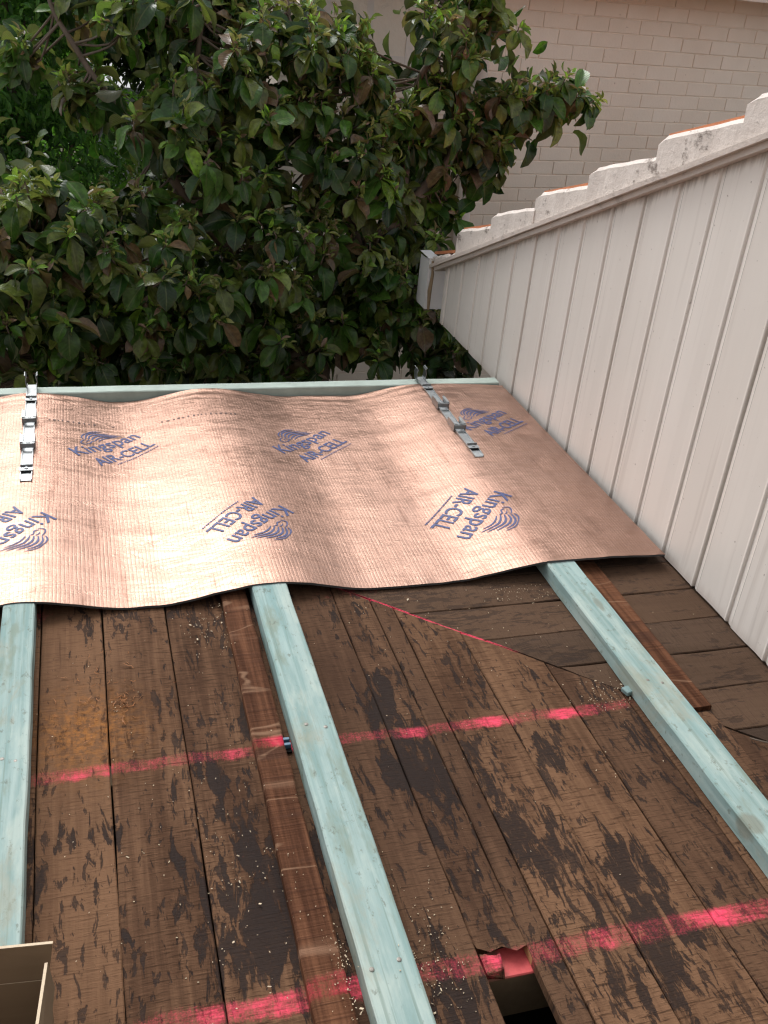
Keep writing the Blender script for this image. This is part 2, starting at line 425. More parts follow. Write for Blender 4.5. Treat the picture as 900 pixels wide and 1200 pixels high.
M['rough_timber'] = plain('raw_rafter', (0.26, 0.19, 0.115), 0.8, var=0.4, nscale=30, bump=0.3)
def raw_pink():
    t = NT('sprayed_rafter', 0.75)
    P = t.pos(); n = t.noise(P, 60, 4, 0.7); x, y, z = t.sep(P)
    up = t.mapr(z, -0.030, -0.024)
    col = t.mix(n, (0.10, 0.075, 0.045), (0.17, 0.13, 0.08))
    pk = t.math('MULTIPLY', up, t.mapr(t.math('MULTIPLY_ADD', t.math('SUBTRACT', n, 0.5), 0.06, x), 0.600, 0.625, 0.2, 0.8))
    t.set(color=t.mix(pk, col, t.mix(n, (0.40, 0.03, 0.045), (0.78, 0.10, 0.11))))
    return t.mat
M['raw_pink'] = raw_pink()
M['raw_edge'] = plain('fresh_split_wood', (0.42, 0.22, 0.10), 0.8, var=0.4, nscale=80)
def ground_mat():
    t = NT('garden_ground', 0.95, 0.2)
    P = t.pos(); n = t.noise(P, 1.2, 6, 0.65); n2 = t.noise(P, 14, 5, 0.7)
    t.set(color=t.mix(t.math('MULTIPLY_ADD', n2, 0.5, t.math('MULTIPLY', n, 0.5)), (0.030, 0.036, 0.016), (0.075, 0.062, 0.040)), normal=t.bump(n2, 0.6, 0.05))
    return t.mat
M['ground'] = ground_mat()
def card_mat():
    t = NT('brown_cardboard', 0.85, 0.2)
    O = t.obj(); n = t.noise(t.scale(O, (8, 8, 70)), 1.0, 4, 0.6); n2 = t.noise(O, 14, 3, 0.5)
    t.set(color=t.mix(t.math('MULTIPLY_ADD', n, 0.4, t.math('MULTIPLY', n2, 0.6)), (0.165, 0.118, 0.074), (0.225, 0.165, 0.108)), normal=t.bump(n, 0.15, 0.003))
    return t.mat
M['card'] = card_mat()
M['card_edge'] = plain('cardboard_cut_edge', (0.52, 0.42, 0.30), 0.9, var=0.35, nscale=200)
M['tar'] = plain('bitumen_felt', (0.012, 0.011, 0.011), 0.95, var=0.5, nscale=80, bump=0.4, spec=0.1)
M['blue_plastic'] = plain('blue_plastic', (0.06, 0.13, 0.20), 0.5, var=0.6, nscale=150)
M['packer'] = plain('pale_blue_packer', (0.16, 0.24, 0.24), 0.5, var=0.3, nscale=60)
M['chip'] = plain('pale_wood_chip', (0.50, 0.41, 0.29), 0.8, var=0.45, nscale=15)
M['shaving'] = plain('orange_wood_shaving', (0.26, 0.105, 0.035), 0.8, var=0.5, nscale=30)
M['screw'] = plain('zinc_screw', (0.20, 0.19, 0.17), 0.55, 0.7)

def bark_mat():
    t = NT('grey_brown_bark', 0.9, 0.2)
    O = t.obj(); n = t.noise(t.scale(O, (18, 18, 6)), 1.0, 6, 0.65); n2 = t.noise(O, 5, 3, 0.5)
    col = t.mix(n, (0.060, 0.045, 0.034), (0.200, 0.158, 0.125))
    col = t.mix(t.math('MULTIPLY', t.mapr(n2, 0.5, 0.7), 0.5), col, (0.17, 0.15, 0.125))
    t.set(color=col, normal=t.bump(n, 0.7, 0.012))
    return t.mat
M['bark'] = bark_mat()

def leaf_mat(name, under=(0.20, 0.165, 0.115), gloss=0.32, thin=0.25):
    t = NT(name, gloss, 0.40)
    a = t.N.new('ShaderNodeAttribute'); a.attribute_name = 'tint'
    uv = t.N.new('ShaderNodeUVMap'); u, v, _ = t.sep(uv.outputs[0])
    across = t.math('ABSOLUTE', t.math('SUBTRACT', t.math('MULTIPLY', u, 2.0), 1.0))
    tint = a.outputs['Color']
    n = t.noise(t.pos(), 45, 3, 0.6)
    col = t.mix(t.mapr(n, 0.25, 0.75), t.mix(0.45, tint, (0.0, 0.0, 0.0)), t.mix(1.0, tint, (1.25, 1.25, 1.2), 'MULTIPLY'))
    mid = t.mapr(across, 0.10, 0.02)
    col = t.mix(t.math('MULTIPLY', mid, 0.5), col, t.mix(0.6, tint, (0.20, 0.22, 0.09)))
    # browned margins and tips
    rim = t.mapr(t.math('ADD', t.math('MULTIPLY', across, 0.6), t.math('ADD', t.math('MULTIPLY', v, 0.45), t.math('MULTIPLY', t.math('SUBTRACT', n, 0.5), 0.8))), 0.78, 1.05)
    col = t.mix(t.math('MULTIPLY', rim, t.math('MULTIPLY', a.outputs['Alpha'], 0.8)), col, (0.12, 0.062, 0.045))
    g = t.N.new('ShaderNodeNewGeometry')
    col = t.mix(t.math('MULTIPLY', g.outputs['Backfacing'], 0.65), col, t.mix(0.55, tint, under))
    vein = t.math('SINE', t.math('MULTIPLY', t.math('SUBTRACT', v, t.math('MULTIPLY', across, 0.25)), 55.0))
    t.set(color=col, normal=t.bump(vein, 0.12, 0.003))
    tr = t.N.new('ShaderNodeBsdfTranslucent'); t.put(tr.inputs['Color'], t.mix(1.0, col, (1.6, 1.9, 0.8), 'MULTIPLY'))
    mx = t.N.new('ShaderNodeMixShader'); mx.inputs[0].default_value = thin
    t.L.new(t.p.outputs[0], mx.inputs[1]); t.L.new(tr.outputs[0], mx.inputs[2]); t.L.new(mx.outputs[0], t.out.inputs[0])
    return t.mat
M['leaf'] = leaf_mat('broad_leaf')
M['leaf_fine'] = leaf_mat('fine_leaf', under=(0.08, 0.11, 0.05), gloss=0.5, thin=0.48)

# ------------------------------------------------------------------ ground
g = link('ground', box_mesh('ground', -250, 250, -250, 250, -3.2, -2.8), M['ground']); tag(g, kind='structure')

# ------------------------------------------------------------------ the old roof deck
deck = empty('roof_deck', (0, 0, 0))
tag(deck, 'old stained brown timber boarding with pink spray lines on the opened flat roof', 'roof deck')
body_V, body_F = [], []
box_geo(-2.4, 1.575, -2.2, 3.33, -2.9, -0.34, body_V, body_F)
link('house_wall', mesh('house_wall', body_V, body_F), M['render'], deck)
V, F = [], []; box_geo(-2.4, 1.575, 3.30, 3.33, -0.34, -0.024, V, F); box_geo(-2.4, -2.37, -2.2, 3.30, -0.34, -0.024, V, F); box_geo(1.552, 1.575, -2.2, 3.30, -0.34, -0.024, V, F)
link('eave_lining', mesh('eave_lining', V, F), M['render'], deck)
link('void_shade_lining', box_mesh('void_shade_lining', -2.36, 1.55, -2.19, 3.29, -0.335, -0.32), M['dark'], deck)  # near-black sheet added under the boards to block light and keep gaps dark
TH = 0.022
for yc in (-1.3, -0.75, -0.2, 0.37, 0.965, 1.53, 2.09, 2.65, 3.2):
    link('rafter', box_mesh('rafter', -2.3, 1.55, yc - 0.028, yc + 0.03, -0.135, -TH - 0.002, 0.002, 1), M['raw_pink'] if abs(yc - 0.965) < 0.01 else M['rough_timber'], deck)

def board_mesh(name, x0, x1, s0, s1, e0, e1, th=TH, n=26, jit=0.0016, ch=0.0022, zj=0.0012, seed=0, rag0=0.0, rag1=0.0, cutx=None):
    """x across, y along; the start line runs s0..s1 and the end line e0..e1 over the board's width; edges wander."""
    rr = random.Random(seed)
    w = x1 - x0
    prof = [(0, -th), (0, -ch), (ch / w, 0), (0.25, 0), (0.5, 0), (0.75, 0), (1 - ch / w, 0), (1, -ch), (1, -th)]
    V, F = [], []
    k = len(prof)
    o1, o2 = rr.uniform(0, 99), rr.uniform(0, 99)
    cup = rr.uniform(-0.0018, 0.0018)
    rg = [(rr.uniform(-1, 1) * rag0, rr.uniform(-1, 1) * rag1) for _ in prof]
    for i in range(n + 1):
        t = i / n
        for q, (u, z) in enumerate(prof):
            ys = s0 + (s1 - s0) * u + rg[q][0]; ye = e0 + (e1 - e0) * u + rg[q][1]
            y = ys + (ye - ys) * t
            jl = mnoise.noise(Vector((y * 9, o1, 0))) * jit * 1.6 + mnoise.noise(Vector((y * 45, o1, 3))) * jit * 0.8
            jr = mnoise.noise(Vector((y * 9, o2, 0))) * jit * 1.6 + mnoise.noise(Vector((y * 45, o2, 3))) * jit * 0.8
            x = x0 + w * u + jl * (1 - u) + jr * u
            zz = z + (cup * (1 - (2 * u - 1) ** 2) + mnoise.noise(Vector((y * 3, o1, u * 2))) * zj if z > -th else 0)
            V.append((x, y, zz))
    for i in range(n):
        for q in range(k):
            q2 = (q + 1) % k
            F.append((i * k + q, i * k + q2, (i + 1) * k + q2, (i + 1) * k + q))
    F.append(tuple(range(k))); F.append(tuple(reversed(range(n * k, n * k + k))))
    return mesh(name, V, F)

def hip_y(x): return 2.6315 - 0.908 * x       # where the two runs of boarding meet
def hip_x(y): return (2.6315 - y) / 0.908
GAP = 0.0025
jx = [-2.38, -2.24, -2.10, -1.96, -1.82, -1.68, -1.54, -1.40, -1.26, -1.12, -0.98, -0.84, -0.70, -0.56, -0.42, -0.285, -0.145, -0.005, 0.146, 0.288, 0.430, 0.574, 0.716, 0.855, 1.022, 1.160, 1.300, 1.440, 1.587]
for i in range(len(jx) - 1):
    a, b = jx[i] + GAP / 2, jx[i + 1] - GAP / 2
    zoff = random.uniform(-0.0018, 0.0012)
    far = lambda x: min(3.29, hip_y(x) - 0.003)
    if abs(jx[i] - 0.574) < 1e-6:
        # this board is split lengthwise; its left half is broken off near the camera
        sp = 0.665
        o = link('board', board_mesh('board', 0, sp - a, 0, 0, far(a) - 0.986, far(sp) - 0.986, seed=i, rag0=0.022), M['deck'], deck, (a, 0.986, zoff))
        o = link('board', board_mesh('board', 0, b - sp - 0.001, 0, 0, far(sp) + 2.18, far(b) + 2.18, seed=i + 90), M['deck'], deck, (sp + 0.001, -2.18, zoff + 0.001))
        V, F = [], []; box_geo(-0.0006, 0.0008, 0, 0.70, -TH + 0.001, -0.004, V, F)
        link('split_edge', mesh('split_edge', V, F), M['raw_edge'], deck, (sp + 0.0005, 0.29, zoff))
        continue
    link('board', board_mesh('board', 0, b - a, 0, 0, far(a) + 2.18, far(b) + 2.18, seed=i, jit=0.0022), M['deck'], deck, (a, -2.18, zoff))
# the stub of the broken half, still nailed to the rafter
link('board_stub', board_mesh('board_stub', 0, 0.034, 0, 0, 0.040, 0.034, th=0.018, n=8, jit=0.005, seed=77, rag0=0.008, rag1=0.006), M['deck'], deck, (0.5775, 0.936, -0.0035))
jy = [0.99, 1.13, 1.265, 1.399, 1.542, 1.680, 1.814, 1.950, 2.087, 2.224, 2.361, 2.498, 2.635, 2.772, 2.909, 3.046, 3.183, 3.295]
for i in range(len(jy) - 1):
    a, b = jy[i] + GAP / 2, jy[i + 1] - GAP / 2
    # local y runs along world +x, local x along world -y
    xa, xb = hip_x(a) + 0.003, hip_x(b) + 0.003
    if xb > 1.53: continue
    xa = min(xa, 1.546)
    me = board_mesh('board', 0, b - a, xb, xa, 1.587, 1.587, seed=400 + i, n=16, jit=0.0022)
    link('board', me, M['deck_shaded'], deck, (0, b, random.uniform(-0.0025, 0.0005)), -math.pi / 2)

# ------------------------------------------------------------------ unseen house block added behind the viewer to block sky light
mh = empty('sky_blocking_house', (-0.5, -1.6, -2.8)); tag(mh, 'unseen rendered house block added behind the viewer to shut out part of the sky', 'building')
MI = Matrix.Translation((0.5, 1.6, 2.8))
o = link('wall', box_mesh('wall', -5.0, 1.54, -6.0, -1.70, -0.02, 2.7), M['render'], mh); o.matrix_parent_inverse = MI
V = [(-5.4, -1.35, 2.71), (1.57, -1.35, 2.71), (1.57, -6.4, 2.71), (-5.4, -6.4, 2.71), (-3.0, -3.9, 4.3), (-0.8, -3.9, 4.3)]
o = link('roof', mesh('roof', V, [(0, 1, 2, 3), (0, 4, 5, 1), (1, 5, 2), (2, 5, 4, 3), (3, 4, 0)]), M['terracotta'], mh); o.matrix_parent_inverse = MI

# ------------------------------------------------------------------ treated battens
def batten(name, x0, x1, y0, y1, h, mat, label, cat, group, seed, n=60, jit=0.0012, ch=0.003, drift=0.0, z0=0.001):
    me = board_mesh(name, 0, x1 - x0, 0, 0, y1 - y0, y1 - y0, th=h, n=n, jit=jit, ch=ch, zj=0.0014, seed=seed)
    for v in me.vertices:
        v.co.z += h
        v.co.x += drift * (v.co.y / (y1 - y0))
    o = link(name, me, mat, None, (x0, y0, z0))
    tag(o, label, cat, group)
    return o
gb = 'pale blue-green treated battens laid on the old boards'
BH = 0.045
b1 = batten('timber_batten', -0.229, -0.157, -1.2, 3.338, BH, M['treated'], 'pale green treated batten at the far left, running under the foil past the cardboard box', 'batten', gb, 11)
b2 = batten('timber_batten', 0.362, 0.451, -1.2, 3.338, BH, M['treated'], 'middle pale blue-green batten beside the old red-brown batten', 'batten', gb, 12)
b3 = batten('timber_batten', 1.176, 1.263, -1.2, 3.338, BH, M['treated'], 'turquoise batten on the right, nearest the cream ribbed wall', 'batten', gb, 13)
fo = link('edge_timber', box_mesh('edge_timber', -2.4, 1.545, 0, 0.055, 0, 0.085, 0.003, 2), M['treated'], None, (0, 3.345, -0.040))
# local x/y are swapped by rotation so that its grain runs lengthwise
fo.data = board_mesh('edge_timber', 0, 0.055, 0, 0, 3.945, 3.945, th=0.066, n=50, seed=21, ch=0.003); fo.data.materials.append(M['weathered_edge'])
fo.location = (-2.4, 3.400, 0.044); fo.rotation_euler = (0, 0, -math.pi / 2)
tag(fo, 'pale weathered timber laid along the far roof edge under the trees', 'timber edge')
go = 'old dark hardwood battens left on the boards'
o1 = batten('old_batten', 0.258, 0.323, -1.2, 3.20, 0.020, M['old_batten'], 'old red-brown hardwood batten with pale cross bands, left of the middle batten', 'old batten', go, 31, jit=0.0025, drift=0.035)
o2 = batten('old_batten', 1.262, 1.340, 1.47, 3.20, 0.014, M['old_batten'], 'old brown batten tucked behind the right turquoise batten', 'old batten', go, 32, jit=0.0022, drift=0.026)
o3 = batten('old_batten', 1.258, 1.332, -1.2, 1.455, 0.010, M['deck'], 'dark worn batten strip in the lower right corner', 'old batten', go, 33, jit=0.003)

def screw(parent, x, y, z):
    V, F = [], []
    tube_geo([(x, y, z - 0.002), (x, y, z + 0.0012), (x, y, z + 0.0018)], [0.0042, 0.0042, 0.002], V, F, 10)
    s = link('screw', mesh('screw', V, F), M['screw'], None)
    s.parent = parent; s.matrix_parent_inverse = Matrix.Translation(-parent.location)
for p, x, y in ((b2, 0.377, 0.952), (b2, 0.425, 0.960), (b2, 0.392, 1.535), (b2, 0.430, 1.52), (b1, -0.18, 1.53), (b1, -0.205, 1.54), (b3, 1.205, 1.545), (b3, 1.235, 1.53)):
    screw(p, x, y, BH + 0.001)
# ------------------------------------------------------------------ copper-faced foil insulation
FX0, FX1, FY0, FY1 = -0.95, 1.553, 2.062, 3.338
BCS = ((-0.193, 0.036), (0.4065, 0.0445), (1.2195, 0.0435), (-0.80, 0.04))
def smooth(e0, e1, v):
    t = max(0.0, min(1.0, (v - e0) / (e1 - e0))); return t * t * (3 - 2 * t)
def foil_z(x, y):
    z = 0.0
    for c, hw in BCS:
        d = abs(x - c) - hw
        fall = 0.25 if not (c > 1.2 and x > c) else 0.75
        fall += 0.03 * mnoise.noise(Vector((c * 7, y * 2.1, 2)))
        z = max(z, 1.0 - smooth(-0.035, fall, d))
    zz = 0.0125 + 0.0395 * z
    edge = smooth(0.10, 0.0, y - FY0); far = smooth(0.12, 0.0, FY1 - y)
    zz += 0.0036 * mnoise.noise(Vector((x * 2.3, y * 3.1, 5))) * (1 - 0.7 * z)
    zz += 0.0014 * mnoise.noise(Vector((x * 7 + 3, y * 9, 9)))
    # drawn wrinkles near the far edge, parallel to it
    zz += far * 0.0030 * math.sin((y - 0.03 * math.sin(x * 5)) * 130 + 3 * mnoise.noise(Vector((x * 3, y * 4, 1)))) * (0.4 + mnoise.noise(Vector((x * 4, 1, 1))))
    wr = mnoise.noise(Vector((x * 1.7, y * 13 + 1.2 * math.sin(x * 2.5), 21)))
    zz += 0.0022 * max(0.0, wr) ** 1.5
    zz += edge * 0.0018 * mnoise.noise(Vector((x * 14, 0, 33)))
    return max(zz, 0.0105 if not (x > 1.25) else 0.02)
def foil_y0(x): return FY0 + 0.006 * mnoise.noise(Vector((x * 3, 5, 1))) + 0.002 * mnoise.noise(Vector((x * 17, 5, 1)))
nx_, ny_ = 300, 130
V = []
for j in range(ny_ + 1):
    for i in range(nx_ + 1):
        x = FX0 + (FX1 - FX0) * i / nx_
        y0 = foil_y0(x); y1 = FY1 - 0.006 + 0.006 * mnoise.noise(Vector((x * 3, 9, 1)))
        y = y0 + (y1 - y0) * j / ny_
        V.append((x, y, foil_z(x, y)))
F = [(j * (nx_ + 1) + i, j * (nx_ + 1) + i + 1, (j + 1) * (nx_ + 1) + i + 1, (j + 1) * (nx_ + 1) + i) for j in range(ny_) for i in range(nx_)]
foil = link('foil_insulation_sheet', mesh('foil_insulation_sheet', V, F, True), [M['foil'], M['foil_under'], M['foil_edge']])
so = foil.modifiers.new('thickness', 'SOLIDIFY'); so.thickness = 0.0065; so.offset = -1; so.material_offset = 1; so.material_offset_rim = 2
es = foil.modifiers.new('crisp_rim', 'EDGE_SPLIT'); es.split_angle = R(50); es.use_edge_sharp = False
tag(foil, 'crinkled copper foil insulation blanket with blue printing, draped over the battens', 'insulation sheet')

def surf(bm_or_me, ox, oy, ang, lift=0.0014):
    c, s = math.cos(ang), math.sin(ang)
    for v in bm_or_me.vertices:
        x = ox + v.co.x * c - v.co.y * s; y = oy + v.co.x * s + v.co.y * c
        v.co = (x, y, foil_z(x, y) + lift)
def text_mesh(txt, width, cap, bold=0.0, shear=0.0):
    cu = bpy.data.curves.new('t', 'FONT'); cu.body = txt; cu.size = 1.0; cu.offset = bold; cu.shear = shear; cu.resolution_u = 3; cu.fill_mode = 'BOTH'
    ob = bpy.data.objects.new('t', cu); COL.objects.link(ob)
    dg = bpy.context.evaluated_depsgraph_get()
    me = bpy.data.meshes.new_from_object(ob.evaluated_get(dg))
    bpy.data.objects.remove(ob); bpy.data.curves.remove(cu)
    xs = [v.co.x for v in me.vertices]; k = width / (max(xs) - min(xs)); x0 = min(xs)
    ky = cap / 0.70
    for v in me.vertices: v.co = ((v.co.x - x0) * k, v.co.y * ky, 0)
    bm = bmesh.new(); bm.from_mesh(me)
    bmesh.ops.triangulate(bm, faces=bm.faces[:])
    bmesh.ops.subdivide_edges(bm, edges=[e for e in bm.edges if e.calc_length() > 0.012], cuts=1)
    bmesh.ops.triangulate(bm, faces=bm.faces[:])
    bm.to_mesh(me); bm.free()
    return me
def lion_mesh():
    """maned lion emblem: overlapping swept strokes fanning back from a muzzle"""
    V, F = [], []
    def stroke(pts, w):
        p = smooth_path([(x, y, 0) for x, y in pts], 5); b = len(V); n = len(p)
        for i, q in enumerate(p):
            d = (p[min(i + 1, n - 1)] - p[max(i - 1, 0)]).normalized(); t = i / (n - 1)
            ww = w * (math.sin(math.pi * min(1, t * 0.9 + 0.08)) ** 0.6)
            V.append((q.x - d.y * ww, q.y + d.x * ww, 0)); V.append((q.x + d.y * ww, q.y - d.x * ww, 0))
        for i in range(n - 1): F.append((b + 2 * i, b + 2 * i + 1, b + 2 * i + 3, b + 2 * i + 2))
    stroke([(0.075, 0.052), (0.066, 0.068), (0.078, 0.080), (0.098, 0.086)], 0.0022)
    stroke([(0.078, 0.060), (0.092, 0.056), (0.104, 0.064), (0.116, 0.060)], 0.0022)
    stroke([(0.086, 0.070), (0.097, 0.074), (0.106, 0.071)], 0.0018)
    stroke([(0.098, 0.088), (0.116, 0.106), (0.142, 0.112), (0.170, 0.104)], 0.0030)
    stroke([(0.104, 0.080), (0.122, 0.096), (0.150, 0.099), (0.190, 0.084)], 0.0032)
    stroke([(0.110, 0.072), (0.130, 0.085), (0.158, 0.086), (0.205, 0.064)], 0.0032)
    stroke([(0.116, 0.064), (0.138, 0.073), (0.164, 0.073), (0.212, 0.050)], 0.0030)
    stroke([(0.124, 0.056), (0.146, 0.062), (0.170, 0.060), (0.196, 0.048)], 0.0026)
    stroke([(0.090, 0.092), (0.100, 0.108), (0.122, 0.118)], 0.0024)
    stroke([(0.120, 0.116), (0.150, 0.120), (0.182, 0.106)], 0.0020)
    return mesh('lion_print', V, F)
LOGOS = ((-0.047, 2.868, 38.5, 1.0), (0.592, 2.838, 40.0, 1.0), (1.262, 2.905, 37.0, 0.98), (-0.147, 2.498, -131.0, 1.0), (0.508, 2.471, -135.0, 1.0), (1.182, 2.470, -133.5, 1.12))
for ox, oy, ang, k in LOGOS:
    parts = []
    me = text_mesh('Kingspan', 0.252 * k, 0.053 * k, 0.009); parts.append((me, 'printed_word'))
    a = text_mesh('AIR-CELL', 0.222 * k, 0.047 * k, 0.016)
    for v in a.vertices: v.co.x += 0.019 * k; v.co.y -= 0.080 * k
    parts.append((a, 'printed_word'))
    ln = text_mesh('the clear solution for roofs', 0.17 * k, 0.009 * k, 0.0) if False else None
    V, F = [], []; rr = random.Random(int(ox * 1000))
    x = 0.07
    while x < 0.235:                                   # the tiny line under the name, too small to read
        w = rr.uniform(0.002, 0.006); b = len(V)
        V += [(x * k, -0.100 * k, 0), ((x + w) * k, -0.100 * k, 0), ((x + w) * k, -0.0945 * k, 0), (x * k, -0.0945 * k, 0)]
        F.append((b, b + 1, b + 2, b + 3)); x += w + rr.uniform(0.002, 0.004)
    parts.append((mesh('fine_print', V, F), 'fine_print'))
    lm = lion_mesh()
    for v in lm.vertices: v.co *= k
    parts.append((lm, 'lion_print'))
    for me, nm in parts:
        surf(me, ox, oy, R(ang)); me.name = nm
        o = link(nm, me, M['ink'], foil)
V, F = [], []
rr = random.Random(3); x = -0.137
while x < 0.47:
    w = rr.uniform(0.004, 0.011)
    if not (0.02 < x < 0.22) or rr.random() < 0.25:
        b = len(V)
        hgt = rr.uniform(0.006, 0.011)
        V += [(x, 3.108, 0), (x + w, 3.108, 0), (x + w, 3.108 + hgt, 0), (x, 3.108 + hgt, 0)]; F.append((b, b + 1, b + 2, b + 3))
    x += w + rr.uniform(0.006, 0.012)
me = mesh('batch_code_print', V, F); surf(me, 0, 0, 0)
link('batch_code_print', me, M['ink_dark'], foil)

# ------------------------------------------------------------------ metal clip rails lying on the foil
def clip_rail(x, y0, y1, label, tilt):
    root = empty('clip_rail', (x, y0, 0), tilt)
    tag(root, label, 'clip rail', 'galvanised roof clip rails')
    L = y1 - y0; w = 0.0165
    def zf(ly): return foil_z(x - math.sin(tilt) * ly, y0 + ly) + 0.001
    n = 14
    V, F = [], []
    prof = [(-w, 0.007), (-w, 0), (w, 0), (w, 0.007), (w - 0.002, 0.007), (w - 0.002, 0.002), (-w + 0.002, 0.002), (-w + 0.002, 0.007)]
    zs = [zf(L * i / n) for i in range(n + 1)]
    zl = lambda ly: zs[0] + (max(zs) - zs[0]) * 0.5 + 0.004
    for i in range(n + 1):
        for px, pz in prof: V.append((px, L * i / n, zs[i] + pz))
    for i in range(n):
        for q in range(8): F.append((i * 8 + q, i * 8 + (q + 1) % 8, i * 8 + 8 + (q + 1) % 8, i * 8 + 8 + q))
    F.append(tuple(reversed(range(8)))); F.append(tuple(range(n * 8, n * 8 + 8)))
    link('base_channel', mesh('base_channel', V, F), M['galv'], root)
    for ly in (0.06, 0.235, 0.42, 0.575):
        z = zf(ly)
        V, F = [], []
        box_geo(-0.019, 0.019, ly - 0.012, ly + 0.012, z + 0.0075, z + 0.0095, V, F)
        big = ly in (0.235, 0.42)
        if big:
            for s in (-1, 1):
                box_geo(s * 0.021 - 0.001, s * 0.021 + 0.001, ly - 0.035, ly + 0.035, z + 0.001, z + 0.026, V, F)
                box_geo(s * 0.017 - 0.005, s * 0.017 + 0.005, ly - 0.030, ly + 0.022, z + 0.0262, z + 0.028, V, F)
            box_geo(-0.020, 0.020, ly - 0.036, ly - 0.034, z + 0.0097, z + 0.024, V, F)
        else:
            box_geo(-0.017, 0.017, ly + 0.013, ly + 0.015, z + 0.003, z + 0.016, V, F)
        link('clip', mesh('clip', V, F), M['galv'], root)
        V, F = [], []
        tube_geo([(0, ly, z + 0.008), (0, ly, z + 0.0125)], [0.006, 0.005], V, F, 8)
        link('rivet', mesh('rivet', V, F), M['galv'], root)
    for s in (-1, 1):
        z = zf(L - 0.01)
        V = []; F = []
        pts = [(s * 0.016, z), (s * 0.019, z + 0.03), (s * 0.015, z + 0.045), (s * 0.020, z + 0.052)]
        for px, pz in pts: V += [(px - 0.0012, L - 0.035, pz), (px - 0.0012, L, pz), (px + 0.0012, L, pz), (px + 0.0012, L - 0.035, pz)]
        for i in range(3):
            for q in range(4): F.append((i * 4 + q, i * 4 + (q + 1) % 4, i * 4 + 4 + (q + 1) % 4, i * 4 + 4 + q))
        F += [(0, 3, 2, 1), (12, 13, 14, 15)]
        link('prong', mesh('prong', V, F), M['galv'], root)
clip_rail(-0.194, 2.680, 3.395, 'shiny galvanised clip rail on the left batten, over the foil', 0.0)
clip_rail(1.216, 2.700, 3.395, 'galvanised clip rail on the right of the foil, near the cream wall', -0.012)

# ------------------------------------------------------------------ neighbour: cream ribbed cladding, verge tiles, gutter
nb = empty('neighbour_house', (1.578, 1.0, 0))
tag(nb, 'neighbouring house side clad in cream ribbed steel under stepped roof tiles', 'building')
NBI = Matrix.Translation((-1.578, -1.0, 0))
def npart(name, me, mat):
    o = link(name, me, mat, nb); o.matrix_parent_inverse = NBI; return o
WX = 1.578
def wall_top(y): return 1.144 + 0.4264 * (2.128 - y)
PITCH = 0.1685
ribs = [2.621 + PITCH * k for k in range(-27, 10)]
for i, y0 in enumerate(ribs):
    if i == len(ribs) - 1: y1 = y0 + 0.06
    else: y1 = y0 + PITCH
    zb = 0.006 + 0.006 * mnoise.noise(Vector((y0 * 3, 0, 0)))
    RW, RD = 0.024, (0.014 if abs(y0 - 2.621) < 0.01 or abs(y0 - 3.295) < 0.01 or abs(y0 - 1.947) < 0.01 else 0.0060)     # every fourth groove is a sheet lap
    # pan from the far edge of this rib to the next: rib at y0-RW..y0
    sec = [(y0 - RW, 0.0), (y0 - RW + 0.016, 0.004), (y0 - 0.0025, RD), (y0, 0.0), (y0 + 0.003, -0.0015), (y0 + 0.010, 0.0)]
    for f in (0.25, 0.4, 0.55): sec.append((y0 + (y1 - RW - y0) * f, 0.0006 * math.sin(i * 2.1 + f * 7)))
    sec.append((y1 - RW - 0.0008, 0.0))
    V, F = [], []; n = len(sec); NZ = 8
    for k in range(NZ + 1):
        for y, dx in sec:
            z = zb + (wall_top(y) + 0.02 - zb) * k / NZ
            V.append((WX + dx + 0.0012 * mnoise.noise(Vector((y * 5, z * 2.5, 4))) + (0.003 * mnoise.noise(Vector((y * 9, 0, 7))) if k == 0 else 0), y, z))
    for k in range(NZ):
        for q in range(n - 1): F.append((k * n + q, k * n + n + q, k * n + n + q + 1, k * n + q + 1))
    b = len(V)
    V += [(WX + 0.012, sec[0][0], zb), (WX + 0.012, sec[-1][0], zb)]
    F.append(tuple([b] + list(range(n)) + [b + 1]))
    npart('cladding_panel', mesh('cladding_panel', V, F), M['clad'])
# wall behind the sheets
V = [(WX + 0.013, y, z) for y, z in ((-2.0, 0.03), (4.17, 0.03), (4.17, wall_top(4.17)), (-2.0, wall_top(-2.0)))]
V += [(WX + 0.11, y, z) for _, y, z in V]
npart('frame_wall', mesh('frame_wall', V, [(0, 3, 2, 1), (4, 5, 6, 7), (0, 1, 5, 4), (1, 2, 6, 5), (2, 3, 7, 6), (3, 0, 4, 7)]), M['dark'])
V, F = [], []; box_geo(2.3, 6.5, -2.0, 3.3, -2.9, 0.02, V, F)
npart('lower_wall', mesh('lower_wall', V, F), M['render'])
# capping strip along the rake: two stepped laths
def rake(x0, x1, d0, d1, ya, yb, mat, name, n=40, wob=0.003):
    V, F = [], []
    for k in range(n + 1):
        y = ya + (yb - ya) * k / n; z = wall_top(y)
        w = wob * mnoise.noise(Vector((y * 4, x0 * 9, d0 * 20)))
        V += [(x0 + w, y, z + d0 + w), (x1, y, z + d0), (x1, y, z + d1), (x0 + w, y, z + d1 + w * 0.5)]
    for k in range(n):
        for q in range(4): F.append((k * 4 + q, k * 4 + (q + 1) % 4, k * 4 + 4 + (q + 1) % 4, k * 4 + 4 + q))
    F += [(0, 1, 2, 3), (n * 4 + 3, n * 4 + 2, n * 4 + 1, n * 4)]
    npart(name, mesh(name, V, F), mat)
rake(WX - 0.022, WX + 0.10, -0.012, 0.006, -2.0, 4.27, M['capping'], 'capping_strip')
rake(WX - 0.036, WX + 0.10, 0.0065, 0.022, -2.0, 4.30, M['capping'], 'capping_strip')
